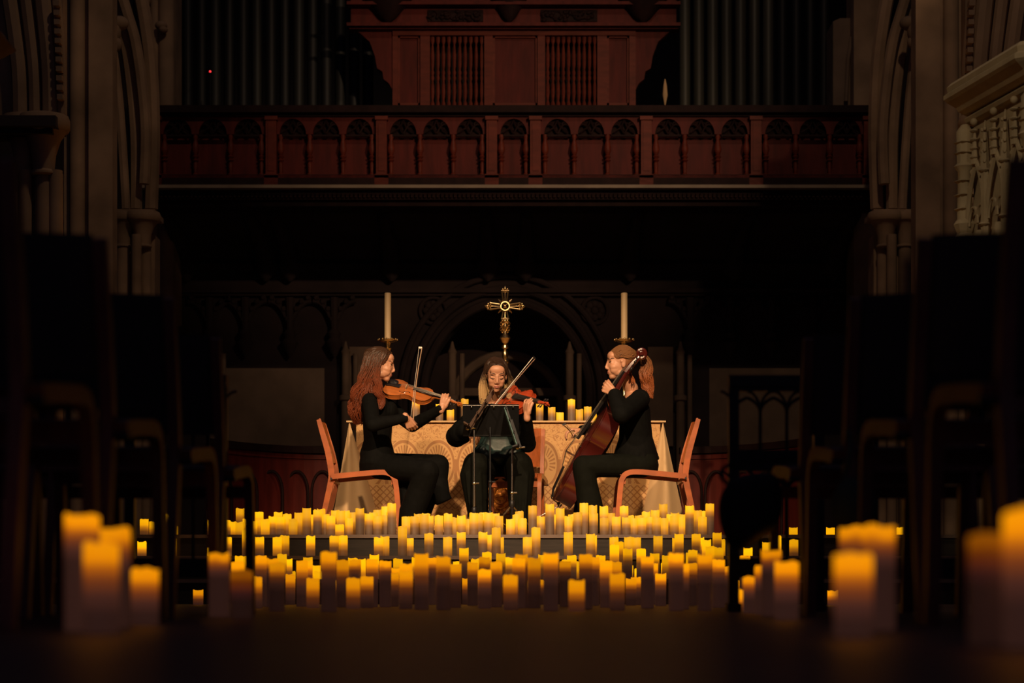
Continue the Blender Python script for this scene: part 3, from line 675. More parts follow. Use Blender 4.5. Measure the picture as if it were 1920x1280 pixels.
for k in (0, 1, 2, 7, 3):
    a = a0+k*PI/4; x, y = pc.x+Rc*.90*math.cos(a), pc.y+Rc*.90*math.sin(a)
    m = MB(); m.lathe([(.05, 1.5), (.05, 1.6), (.06, 1.63), (.04, 1.66), (.04, 1.95), (.06, 1.98), (.045, 2.0), (.065, 2.05), (.045, 2.08), (.04, 2.35), (.065, 2.38), (.045, 2.4), (.05, 2.58), (.02, 2.62)], (x, y, .12), 8)
    for z in (2.12, 2.2, 2.28, 2.44, 2.5): m.lathe([(.03, z), (.065, z+.015), (.03, z+.03)], (x, y, .12), 6)
    m.ball((x-.03, y-.03, 1.92), (.05, .05, .10)); m.ball((x-.035, y-.035, 2.05), (.03, .03, .04)); m.ball((x-.05, y-.03, 1.82), (.045, .045, .08))
    m.build('corner_buttress', M['stone_pale'], pul)

# ================================================================== altar
AY = 15.2; AT = zy(789, AY)
al = empty('altar', P(950, 0, AY+.35)*1.0, 0, 'long altar draped in gold brocade behind the three musicians', 'altar')
al.location = (P(955, 0, AY).x, AY+.4, PLAT)
x0, x1 = P(668, 0, AY).x, P(1238, 0, AY).x
b = MB(); nx = 120; nz = 14; vs = []; rr = random.Random(2)
for i in range(nz+1):
    z = AT-.002-(AT-PLAT-.03)*i/nz
    for k in range(nx+1):
        x = x0+(x1-x0)*k/nx; t = i/nz
        vs.append((x, AY-.012*t*math.sin(k*.42)-.008*t*math.sin(k*.93+1)+.0, z))
fs = [(i*(nx+1)+k, (i+1)*(nx+1)+k, (i+1)*(nx+1)+k+1, i*(nx+1)+k+1) for i in range(nz) for k in range(nx)]
o = len(vs); vs2 = [(v[0], v[1]+.02, v[2]) for v in vs]; b.add(vs+vs2, fs+[tuple(reversed([j+o for j in f])) for f in fs])
fo = b.build('frontal', M['brocade'], al, world=True)
b = MB(); b.bb(P(650, 0, AY).x, P(1248, 0, AY).x, AY-.03, AY+.85, AT-.012, AT); b.build('top_cloth', M['linen'], al, smooth=False, world=True)
b = MB(); b.bb(x0+.03, x1-.03, AY+.03, AY+.8, PLAT, AT-.012); b.build('body', M['red_oak'], al, smooth=False, world=True)
for sg, ax, bl, br in ((-1, 655, 618, 722), (1, 1243, 1194, 1290)):     # hanging corner folds
    b = MB(); ap_ = P(ax, 792, AY-.01); n = 18; rings = 10; vs = []
    L_ = P(bl, 0, AY).x; R_ = P(br, 0, AY).x
    for i in range(rings+1):
        t = i/rings; z = AT-.004-(AT-PLAT-.02)*t
        for k in range(n+1):
            u = k/n; x = ap_.x+(L_+(R_-L_)*u-ap_.x)*t*1.02; dep = math.sin(PI*u)*.20*t
            dep += .045*t*math.sin(u*9+1.6*sg+t*1.5)*math.sin(PI*u)
            vs.append((x, AY-.015-dep, z))
    b.add(vs, [(i*(n+1)+k, (i+1)*(n+1)+k, (i+1)*(n+1)+k+1, i*(n+1)+k+1) for i in range(rings) for k in range(n)])
    o = len(b.v); b.add([(v[0], v[1]+.012, v[2]) for v in vs], [(i*(n+1)+k, i*(n+1)+k+1, (i+1)*(n+1)+k+1, (i+1)*(n+1)+k) for i in range(rings) for k in range(n)])
    b.build('corner_fold', M['linen'], al, world=True)
b = MB(); b.pbox(918, 958, 880, 962, AY-.04, .03)
rr = random.Random(5)
for k in range(26):
    c = P(rr.uniform(920, 956), rr.uniform(882, 960), AY-.045); b.ball(c, (.028, .010, .016), seg=7, rings=4)
for r in (.05, .08): b.tube([P(938, 928, AY-.05)+Vector((r*math.cos(t), 0, r*1.3*math.sin(t))) for t in [i*.4 for i in range(16)]], .008, 5)
b.build('embroidered_emblem', M['gold_patch'], al, world=True)
# candlesticks and cross stand on the altar top
ZT = AT
for px, lab, lab2 in ((727, 'brass altar candlestick behind the violinist', 'tall unlit ivory candle above the violinist'), (1170.5, 'brass altar candlestick behind the cellist', 'tall unlit ivory candle above the cellist')):
    Yc = AY+.55; c = P(px, 0, Yc); zp = zy(640, Yc)
    root = empty('altar_candlestick', (c.x, Yc, ZT), 0, lab, 'candlestick', 'altar candlesticks')
    m = MB(); m.lathe([(.09, 0), (.09, .015), (.075, .03), (.04, .05), (.025, .07)], (0, 0, 0), 24); m.build('base', M['brass'], root)
    h = zp-ZT; m = MB(); m.lathe([(.02, .06), (.018, .12), (.038, .15), (.042, .165), (.038, .18), (.017, .21), (.015, h*.55), (.03, h*.6), (.036, h*.63), (.03, h*.66), (.015, h*.7), (.018, h-.09), (.03, h-.065), (.034, h-.055), (.022, h-.045), (.028, h-.02), (.032, h-.008)], (0, 0, 0), 20); m.build('stem', M['brass'], root)
    m = MB(); m.lathe([(.03, h-.012), (.055, h-.004), (.074, h+.008), (.076, h+.014), (.03, h+.006), (.03, h+.02)], (0, 0, 0), 28)
    for k in range(12): m.ball((.076*math.cos(k*PI/6), .076*math.sin(k*PI/6), h+.014), .009, seg=8, rings=5)
    m.build('drip_pan', M['brass'], root)
    m = MB(); zc = zy(549, Yc)-ZT; m.lathe([(.026, 0), (.026, zc-(h+.008)-.004), (.022, zc-(h+.008))], (c.x, Yc, ZT+h+.008), 20)
    o = m.build('altar_candle', M['wax_ivory']); tag(o, lab2, 'candle', 'unlit altar candles')
Yc = AY+.6; c = P(947, 0, Yc); root = empty('altar_cross', (c.x, Yc, ZT), 0, 'tall ornate brass cross standing behind the violist', 'cross')
def zl(y): return zy(y, Yc)-ZT
m = MB(); m.lathe([(.11, 0), (.11, .02), (.09, .035), (.05, .06), (.03, .1)], (0, 0, 0), 24); m.build('base', M['brass'], root)
m = MB(); pr = [(.028, .09)]
for y, r in ((735, .02), (712, .018), (704, .032), (696, .018), (686, .016), (680, .034), (676, .034), (672, .018), (669, .022), (662, .026), (655, .014), (652, .03), (648, .028), (645, .014), (641, .030), (634, .045), (630, .034), (626, .022), (620, .012), (612, .026), (605, .012)): pr.append((r, zl(y)))
m.lathe(pr, (0, 0, 0), 16); m.build('stem', M['brass'], root)
m = MB(); zc = zl(574); s_ = Yc/FP
for q in range(4):
    m.ball((0, 0, zl(600)+.0), .001) if False else None
def knot(z, r):
    for k in range(6): a = k*PI/3; m.tube([Vector((r*.55*math.cos(a), 0, z+r*.55*math.sin(a)))+Vector((r*.5*math.cos(t), .01*math.sin(2*t), r*.5*math.sin(t))) for t in [i*PI/5 for i in range(11)]], .006, 5)
knot(zl(607), .036); knot(zl(616), .036); m.build('filigree_knop', M['brass'], root)
m = MB()
for ax, ln in ((Vector((1, 0, 0)), 36*s_), (Vector((-1, 0, 0)), 36*s_), (Vector((0, 0, 1)), 36*s_), (Vector((0, 0, -1)), 30*s_)):
    q = Vector((ax.z, 0, -ax.x)); C0 = Vector((0, 0, zc))
    for sg in (-1, 1): m.tube([C0+ax*.03+q*sg*.012, C0+ax*ln*.8+q*sg*.026], [.007, .009], 8)
    m.tube([C0+ax*ln*.8-q*.03, C0+ax*ln*.8+q*.03], .009, 8); m.tube([C0+ax*ln*.74-q*.03, C0+ax*ln*.74+q*.03], .005, 8)
    m.ball(C0+ax*ln*.92, .017); m.ball(C0+ax*ln*.88+q*.018, .012); m.ball(C0+ax*ln*.88-q*.018, .012); m.ball(C0+ax*ln*1.0, .010)
    m.tube([C0+ax*.03, C0+ax*ln*.72], [.004, .016], 6, flat=.3)
for k in range(4):
    a = PI/4+k*PI/2; dd = Vector((math.cos(a), 0, math.sin(a))); m.tube([Vector((0, -.005, zc))+dd*.02, Vector((0, -.012, zc))+dd*.05, Vector((0, -.005, zc))+dd*.078], [.006, .010, .003], 6)
m.tube([Vector((.034*math.cos(t), -.012, zc+.034*math.sin(t))) for t in [i*PI/10 for i in range(21)]], .007, 6); m.ball((0, -.01, zc), .018)
m.build('cross_head', M['brass'], root)

# ================================================================== bentwood chairs
def make_chair(label, wood, board, group, loc, rz, parts=True):
    root = empty('bentwood_chair', loc, rz, label, 'chair', group)
    W = .215
    front = [(.455, 0), (.435, .20), (.420, .36), (.405, .415), (.37, .445), (.30, .452), (.15, .440), (.0, .425), (-.03, .42)]
    rear = [(-.115, 0), (-.075, .20), (-.035, .38), (-.030, .46), (-.055, .60), (-.095, .74), (-.118, .82)]
    fr_ = spline([(p[0], 0, p[1]) for p in front], 26); re_ = spline([(p[0], 0, p[1]) for p in rear], 18)
    for sg in (-1, 1):
        m = MB(); m.ribbon([(p.x, p.z) for p in fr_], .036, sg*W-.014, sg*W+.014); m.build('leg', wood, root, angle=50)
        m = MB(); m.ribbon([(p.x, p.z) for p in re_], [.030+.012*math.sin(PI*min(1, i/18)) for i in range(19)], sg*(W-.0285)-.0140, sg*(W-.0285)+.0140); m.build('leg', wood, root, angle=50)
    m = MB(); st = spline([(-.01, 0, .428), (.12, 0, .440), (.28, 0, .455), (.38, 0, .450), (.425, 0, .425)], 14)
    m.ribbon([(p.x, p.z+.010) for p in st], .012, -W+.016, W-.016); m.build('seat', board, root, angle=50)
    m = MB(); n = 10; vs = []
    for z, xo in ((.54, -.040), (.62, -.060), (.72, -.088), (.80, -.110), (.828, -.118)):
        for k in range(n+1):
            u = -1+2*k/n; vs.append((xo-.03*(1-u*u)+.012, u*(W-.045), z))
    base = len(vs); vs += [(v[0]-.012, v[1], v[2]+.001) for v in vs]
    fs = []
    for i in range(4):
        for k in range(n):
            a = i*(n+1)+k; fs += [(a, a+1, a+n+2, a+n+1), (base+a, base+a+n+1, base+a+n+2, base+a+1)]
    for k in range(n): fs += [(k, base+k, base+k+1, k+1), (4*(n+1)+k, 4*(n+1)+k+1, base+4*(n+1)+k+1, base+4*(n+1)+k)]
    for i in range(4): fs += [(i*(n+1), (i+1)*(n+1), base+(i+1)*(n+1), base+i*(n+1)), (i*(n+1)+n, base+i*(n+1)+n, base+(i+1)*(n+1)+n, (i+1)*(n+1)+n)]
    m.add(vs, fs); m.build('backrest', board, root, angle=50)
    m = MB(); m.bb(-.03, -.005, -W+.014, W-.014, .385, .415); m.build('stretcher', wood, root, smooth=False); m = MB(); m.bb(.385, .40, -W+.014, W-.014, .37, .41); m.build('stretcher', wood, root, smooth=False)
    for sg in (-1, 1):
        m = MB(); m.tube([(-.028, sg*(W-.014), .408), (-.028, sg*(W+.018), .408)], .008, 8); m.build('bolt', M['iron'], root)
    return root
ch1 = make_chair('orange bentwood chair the violinist sits on, left side of the stage', M['bent_wood'], M['bent_wood'], 'musicians chairs', (P(634, 0, 14).x, 14.0, PLAT), 0)
ch2 = copy_tree(ch1); ch2.location = (P(950, 0, 14.4).x+.07, 14.55, PLAT); ch2.rotation_euler = (0, 0, -PI/2-.12); ch2['label'] = 'orange bentwood chair facing forward under the violist in the middle'
ch3 = copy_tree(ch1); ch3.location = (P(1273, 0, 13.95).x, 13.95, PLAT); ch3.rotation_euler = (0, 0, PI); ch3['label'] = 'orange bentwood chair the cellist sits on, right side of the stage'
rows = [6.02, 5.22, 4.36, 3.58]
rown = ['front row', 'second row', 'third row', 'nearest row']
base = None
for side in (-1, 1):
    for ri, Yr in enumerate(rows):
        for ci in range(3):
            X = side*(1.065+ci*.50)
            if abs(X)-.25 > Yr*975/FP: continue
            lab = 'dark chair seen from behind, %s, %s side, %s' % (rown[ri], 'left' if side < 0 else 'right', ['by the aisle', 'second from aisle', 'third from aisle'][ci])
            if base is None: base = make_chair(lab, M['aisle_wood'], M['aisle_board'], 'audience chairs', (X, Yr-.0, 0), PI/2); c = base
            else:
                c = copy_tree(base); c.location = (X, Yr, 0); c['label'] = lab

# gothic screens behind the front row
def screen(label, xa, xb, Y):
    root = empty('gothic_screen', (0, Y, 0), 0, label, 'screen', 'gothic screens')
    def part(m, n): return m.build(n, M['iron'], root, smooth=(n != 'x'), world=True)
    m = MB(); m.bb(xa, xb, Y-.03, Y+.03, .80, .84); m.bb(xa, xb, Y-.02, Y+.02, .785, .80); part(m, 'top_rail')
    m = MB(); m.bb(xa, xb, Y-.02, Y+.02, .50, .575); part(m, 'middle_rail')
    m = MB(); m.bb(xa, xb, Y-.02, Y+.02, .12, .19); part(m, 'bottom_rail')
    n = max(2, round((xb-xa)/.30)); st = (xb-xa)/n
    for k in range(n+1):
        x = xa+k*st; x = min(max(x, xa+.018), xb-.018); m = MB(); m.bb(x-.018, x+.018, Y-.018, Y+.018, 0, .80); m.bb(x-.025, x+.025, Y-.04, Y+.04, 0, .03); part(m, 'post')
    for k in range(n):
        xl_, xr_ = xa+k*st+.018, xa+(k+1)*st-.018
        for (za, zb) in ((.575, .785), (.19, .50)):
            m = MB(); q = 3; w_ = (xr_-xl_)/q
            for j in range(q):
                cxx = xl_+w_*(j+.5); zsp = zb-.075
                if j: m.tube([(xl_+w_*j, Y, za), (xl_+w_*j, Y, zsp)], .006, 6)
                for sg in (-1, 1):
                    m.tube([(cxx+sg*w_/2-sg*w_*(1-math.cos(t)), Y, zsp+.06*math.sin(t)) for t in [PI/3*i/6 for i in range(7)]], .006, 6)
                    m.tube([(cxx+sg*w_/2+sg*w_*(1-math.cos(t))*.5, Y, zsp+.075*math.sin(t)) for t in [PI/2*i/6 for i in range(7)]], .005, 6)
            part(m, 'tracery')
screen('black gothic tracery screen behind the left audience chairs', P(-120, 0, 7.1).x, P(426, 0, 7.1).x, 7.1)
screen('black gothic tracery screen behind the right audience chairs, showing beyond the black bag', P(1366, 0, 7.1).x, P(2040, 0, 7.1).x, 7.1)
# bags by the right chairs
g = P(1402, 960, 5.75)
root = empty('hanging_bag', (g.x, g.y, 0), 0, 'bulging black bag hanging off the aisle chair in the right front row', 'bag')
m = MB(); Yb = 5.72
out = [(1462, 886, .03), (1400, 886, .06), (1362, 908, .085), (1345, 945, .10), (1350, 985, .10), (1366, 1025, .06), (1375, 1036, .02)]
prof = [(1470, 884), (1425, 882), (1385, 888), (1358, 905), (1344, 940), (1346, 980), (1360, 1018), (1374, 1036), (1400, 1030), (1436, 1005), (1470, 985)]
cb = P(1415, 950, Yb); vs = [cb+Vector((0, -.09, 0)), cb+Vector((0, .09, 0))]; n = len(prof); ringF = []; 
for sc, dy in ((.6, -.085), (.9, -.06), (1.0, 0), (.9, .06), (.6, .085)):
    for px, py in prof: q = P(px, py, Yb); vs.append(cb+(q-cb)*sc+Vector((0, dy, 0)))
fs = []
for i in range(4):
    for k in range(n): a = 2+i*n+k; e = 2+i*n+(k+1) % n; fs.append((a, e, e+n, a+n))
for k in range(n): fs.append((0, 2+(k+1) % n, 2+k)); fs.append((1, 2+4*n+k, 2+4*n+(k+1) % n))
m.add(vs, fs); bo = m.build('bag_body', M['bag'], root, angle=80, world=True)
ss = bo.modifiers.new('sub', 'SUBSURF'); ss.levels = 1; ss.render_levels = 2
m = MB(); m.tube(spline([P(1372, 912, Yb), P(1352, 893, Yb), P(1365, 872, Yb+.02), P(1430, 862, Yb+.05), P(1492, 858, 5.85)], 20), .006, 6); m.build('strap', M['bag'], root, world=True)
m = MB(); Yb = 5.08; q = P(1602, 950, Yb); m.ball((q.x, Yb, q.z), (.060, .05, .075), seg=20, rings=12); m.tube(spline([q+Vector((-.03, 0, .06)), q+Vector((-.01, 0, .14)), q+Vector((-.005, .06, .20)), Vector((.870, 5.19, .445))], 12), .008, 6)
m.skin('cloth_bag', M['green_bag'], voxel=.006, smooth=3)
tag(bpy.context.scene.collection.objects[-1], 'dark green cloth bag hanging low among the right chairs behind two tall candles', 'bag')

# ================================================================== glowing candles
CAND = []          # (x, y) already used
mesh_cache = {}
def candle_mesh(h, r, var, kf=1.0, mt='candle'):
    key = (round(h, 3), round(r, 4), var, kf, mt)
    if key in mesh_cache: return mesh_cache[key]
    rnd = random.Random(var*17+1); seg = 24; m = MB(); ph = [rnd.uniform(0, 6.28) for _ in range(4)]
    prof = [(0, r*.97), (.004, r)]+[(h*t, r) for t in (.12, .25, .4, .55, .68, .8, .9, .97)]+[(h-.0015, r*.985), (h-.0035, r*.80), (h-.014, r*.76), (h-.022, r*.55), (h-.024, r*.2)]
    vs = []; dn = []
    for i, (z, rad) in enumerate(prof):
        for k in range(seg):
            a = 2*PI*k/seg; wv = (.0022*math.sin(a*2+ph[0])+.0018*math.sin(a*3+ph[1])+.001*math.sin(a*5+ph[2]))*(1 if i >= 8 else 0)
            vs.append((rad*math.cos(a), rad*math.sin(a), z+wv)); dn.append(max(0, h-z)*kf if i < 11 else .015)
    n = len(prof); fs = [(i*seg+k, i*seg+(k+1) % seg, (i+1)*seg+(k+1) % seg, (i+1)*seg+k) for i in range(n-1) for k in range(seg)]
    fs += [tuple(reversed(range(seg))), tuple((n-1)*seg+k for k in range(seg))]
    m.add(vs, fs); me = m.mesh('pillar_candle', M[mt], True, 50)
    at = me.attributes.new('down', 'FLOAT', 'POINT'); at.data.foreach_set('value', dn)
    mesh_cache[key] = me; return me
CREC = []
def put_candle(px, py, zb, Y, rowname, dmin=.060, step=.062, r=.0285, fixed=False, kf=None, mt='candle'):
    if kf is None: mt = 'candle_floor' if rowname == 'F' else mt; kf = {'A': .85, 'B': .85, 'C': .9, 'F': 1.25, 'altar': .9}.get(rowname, 1.9)
    for k in range(12):
        Yk = Y+k*step; x = (px-960)*Yk/FP
        if fixed or all((x-a)**2+(Yk-b_)**2 > (max(dmin, r+rb+.002))**2 for a, b_, rb in CAND): break
    CAND.append((x, Yk, r)); top = EYE+(HOR-py)*Yk/FP; h = max(.05, top-zb)
    h = round(h/.004)*.004
    o = bpy.data.objects.new('pillar_candle', candle_mesh(h, r, random.randrange(3), kf, mt)); COL.objects.link(o)
    o.location = (x, Yk, zb); o.rotation_euler = (0, 0, random.uniform(0, 6.28))
    CREC.append([o, px, h, rowname]); return o
K = 5.819
def rowlist(x0, lst, zb, Y, rn):
    for cx_, cy in lst: put_candle(x0+cx_/K, 935+cy/K, zb, Y, rn)
A1 = [(40,233),(200,232),(262,250),(345,255),(425,215),(490,238),(560,215),(625,220),(708,188),(785,190),(864,162),(928,218),(990,150),(1077,103),(1195,118),(1342,185),(350,105),(558,145),(765,140),(1140,170),(1235,108),(1280,165),(1390,125),(1450,130)]
A2 = [(80,210),(202,98),(300,158),(395,185),(488,180),(550,45),(705,190),(795,188),(905,175),(960,185),(1065,182),(1165,162),(1310,182),(1445,155),(45,128),(125,148),(350,150),(395,122),(485,80),(840,160),(925,160),(1230,205),(1385,215)]
A3 = [(45,160),(150,145),(225,160),(390,218),(460,170),(520,215),(632,72),(718,192),(820,55),(933,98),(1020,192),(1125,150),(1192,45),(1298,160),(1412,205),(95,150),(265,185),(487,135),(893,165),(1065,165),(1290,70),(1410,80)]
A4 = [(30,158),(90,195),(200,200),(280,210),(370,205),(460,195),(530,200),(610,210),(725,180),(800,200),(890,75),(1030,190),(1110,55),(175,80),(240,180),(340,180),(415,140),(515,120),(603,52),(685,165),(730,150),(810,165),(980,125),(1030,135)]
B1 = [(210,415),(420,335),(563,418),(755,420),(838,397),(1120,405),(1375,400),(1475,400),(1437,280)]
B2 = [(405,418),(475,408),(667,302),(740,425),(955,378),(1160,420),(1308,362)]
B3 = [(90,362),(165,395),(235,312),(270,420),(575,420),(668,312),(1022,362),(1265,382),(1285,400)]
B4 = [(65,415),(225,420),(310,420),(545,405),(775,380),(750,425),(962,385),(1075,445),(1000,420),(1190,370),(1230,440)]
C1 = [(345,620),(440,622),(808,603),(870,655),(1090,640),(1180,725),(905,830),(760,655),(1205,835)]
C2 = [(360,612),(618,655),(1338,540),(1465,660),(1270,680),(125,648),(215,655),(820,635)]
C3 = [(133,582),(285,598),(1060,615),(1375,618),(370,640),(20,655),(1090,680),(1000,660),(745,610)]
C4 = [(70,500),(120,470),(215,545),(362,545),(510,598),(640,615),(925,555),(1210,530),(340,765),(180,700),(225,730),(1115,520),(900,590),(630,700)]
for x0, a, b_, c in ((390, A1, B1, C1), (640, A2, B2, C2), (890, A3, B3, C3), (1140, A4, B4, C4)):
    rowlist(x0, a, PLAT, 13.11, 'A'); rowlist(x0, b_, .30, 12.58, 'B'); rowlist(x0, c, .15, 12.02, 'C')
for cx_, cy in [(855,205),(938,225),(1040,160),(1010,270),(1118,268)]: put_candle(90+cx_/4.741, 930+cy/4.741, PLAT, 13.11, 'A')
for cx_, cy in [(835,405),(1105,380),(1455,455),(1020,325)]: put_candle(90+cx_/4.741, 930+cy/4.741, .30, 12.58, 'B')
put_candle(90+1015/4.741, 930+478/4.741, .15, 12.02, 'C')
for cx_, cy in [(382,225),(550,262),(630,250),(1100,255)]: put_candle(1380+cx_/3.556, 930+cy/3.556, PLAT, 13.11, 'A')
for cx_, cy in [(205,305),(272,265),(80,345),(385,290)]: put_candle(1380+cx_/3.556, 930+cy/3.556, .30, 12.58, 'B')
# floor candles: left, right, top in the enlarged crop, distance from their apparent width
def floorlist(x0, lst, kk=K, y0=935, dmax=11.6):
    for l, r_, t in sorted(lst, key=lambda q: -(q[1]-q[0])):
        Y = min(dmax, .057*FP*kk/(r_-l)); put_candle(x0+(l+r_)/2/kk, y0+t/kk, 0, Y, 'F', step=.07)
floorlist(390, [(255,400,690),(515,640,620),(670,840,700),(445,590,845),(965,1090,675),(1020,1140,672),(1075,1215,868),(1000,1110,870),(1230,1405,580),(640,770,650),(850,950,825)])
floorlist(640, [(-50,80,668),(90,215,665),(270,400,660),(415,545,675),(500,625,800),(550,650,755),(630,780,775),(635,775,712),(795,950,595),(935,1040,640),(960,1060,770),(1035,1190,635),(1175,1310,710),(1375,1490,695),(1325,1420,870),(1400,1490,850),(-75,50,890),(55,205,865),(210,350,845),(250,375,838)])
floorlist(890, [(45,165,640),(35,180,770),(170,300,690),(310,470,835),(410,550,650),(440,580,600),(580,720,640),(580,710,775),(575,715,885),(750,915,598),(925,1050,680),(1025,1200,880),(1140,1285,605),(1245,1360,640),(1365,1500,675),(-80,30,860),(660,750,880),(1475,1590,830)])
floorlist(1140, [(20,185,810),(35,150,690),(195,310,870),(250,360,855),(360,500,630),(515,635,810),(660,825,590),(735,885,710),(860,975,700),(865,970,855),(975,1140,600),(1140,1275,660),(1235,1335,730),(1445,1550,640),(440,545,700)])
floorlist(90, [(980,1090,830),(1290,1380,830),(-40,30,850)], 4.741, 930)
floorlist(1380, [(25,95,400),(20,120,620),(610,680,630),(-20,40,560)], 3.556, 930)
NEAR = [  # px centre, top y, distance, radius, label
    (154, 966, 3.42, .0300, 'tall blurred candle at the back left of the four near the left aisle chairs'),
    (190, 1018, 3.24, .0290, 'blurred candle with the brightest top, frontmost of the four near the left aisle chairs'),
    (216, 988, 3.75, .0285, 'tall blurred candle at the back right of the four near the left aisle chairs'),
    (272, 1066, 4.10, .0285, 'short blurred candle on its own, rightmost of the four near the left aisle chairs'),
    (411, 1038, 5.50, .0285, 'tall blurred candle by the aisle left of the floor mass, its bright top highest there'),
    (453, 1068, 5.15, .0285, 'dim blurred candle just in front of the tall one left of the floor mass'),
    (1600, 989, 4.05, .0285, 'blurred candle peeping from behind the pair near the right aisle chairs'),
    (1648, 985, 3.50, .0290, 'tall blurred candle with an orange top near the right aisle chairs'),
    (1600, 1037, 2.95, .0285, 'blurred bright candle frontmost of the three near the right aisle chairs'),
    (1861, 998, 2.50, .0300, 'large dim brown candle very near at the right of the photo'),
    (1928, 956, 2.38, .0300, 'large bright orange candle cut by the right edge of the photo'),
    (1446, 1032, 5.70, .0285, 'blurred candle at the back of the small cluster below the black bag'),
    (1475, 1052, 4.95, .0300, 'wide blurred candle at the right of the small cluster below the black bag'),
    (1432, 1059, 6.20, .0285, 'narrow glowing candle at the left of the small cluster below the black bag'),
    (1409, 1081, 6.55, .0285, 'short dim candle lowest in the small cluster below the black bag')]
for px, py, Y, r, lab in NEAR:
    o = put_candle(px, py, 0, Y, 'N', r=r, fixed=True, mt='candle_dim' if px in (1861, 453) else 'candle_near'); tag(o, lab, 'candle', 'blurred pillar candles near the aisle chairs')
zones = [(0, 'seen through the left screen'), (392, 'at the left end'), (480, 'under the left stall front'), (545, 'under the stall front nearer the violinist'), (600, 'under the violinist chair'), (660, 'between the violinist chair legs'), (715, 'by the violinist feet'), (765, 'under the violinist knees'), (815, 'between violinist and violist'),
         (865, 'below the left music stand'), (915, 'below the violist chair'), (960, 'by the right music stand'), (1010, 'between violist and cello'), (1060, 'below the cello'), (1105, 'by the cellist feet'), (1150, 'under the cellist chair front'), (1205, 'under the cellist chair'), (1255, 'below the cellist chair back legs'), (1300, 'left of the black bag'), (1350, 'under the black bag'), (1400, 'seen among the right chairs')]
rowtxt = {'A': 'on platform edge', 'B': 'on middle step', 'C': 'on lowest step', 'F': 'on floor'}
rowgrp = {'A': 'candles along the platform edge', 'B': 'candles on the middle step', 'C': 'candles on the lowest step', 'F': 'candles massed on the floor'}
for rn in 'ABCF':
    rec = sorted([c for c in CREC if c[3] == rn], key=lambda c: c[1])
    for zi, (zx, zt_) in enumerate(zones):
        zx1 = zones[zi+1][0] if zi+1 < len(zones) else 9999
        q = [c for c in rec if zx <= c[1] < zx1]
        for k, c in enumerate(q):
            hw = 'short' if c[2] < .11 else ('medium' if c[2] < .16 else 'tall')
            pos = 'only one there' if len(q) == 1 else (ORD[k]+' from left')
            tag(c[0], '%s candle %s %s, %s' % (hw, rowtxt[rn], zt_, pos), 'candle', rowgrp[rn])
# candles on the altar
ac = [(780, 746, .030, 'tall glowing candle on the altar seen behind the violinist bow'), (787, 776, .0285, 'short glowing candle on the altar just right of the violinist bow hand'), (824, 757, .0285, 'glowing candle on the altar above the violinist forearm'), (844.5, 768, .0285, 'short glowing candle on the altar under the violinist playing hand'),
      (871.5, 748, .0285, 'tall glowing candle on the altar behind the violin scroll'), (1012, 756, .0285, 'glowing candle on the altar right behind the viola scroll'), (1034.5, 763, .0285, 'glowing candle on the altar second right of the viola'),
      (1050, 773, .0285, 'shortest glowing candle on the altar, left of the tallest one'), (1071.5, 749, .0285, 'tallest glowing candle on the altar between violist and cello'), (1086.5, 767, .0285, 'short glowing candle on the altar just right of the tallest one'),
      (1102, 762, .0285, 'glowing candle on the altar half hidden by the cello fingerboard'), (1112, 776, .0285, 'short glowing candle on the altar peeping between the cello neck and body')]
for px, py, r, lab in ac:
    o = put_candle(px, py, ZT, AY+.12, 'altar', r=r); tag(o, lab, 'candle', 'candles on the altar')

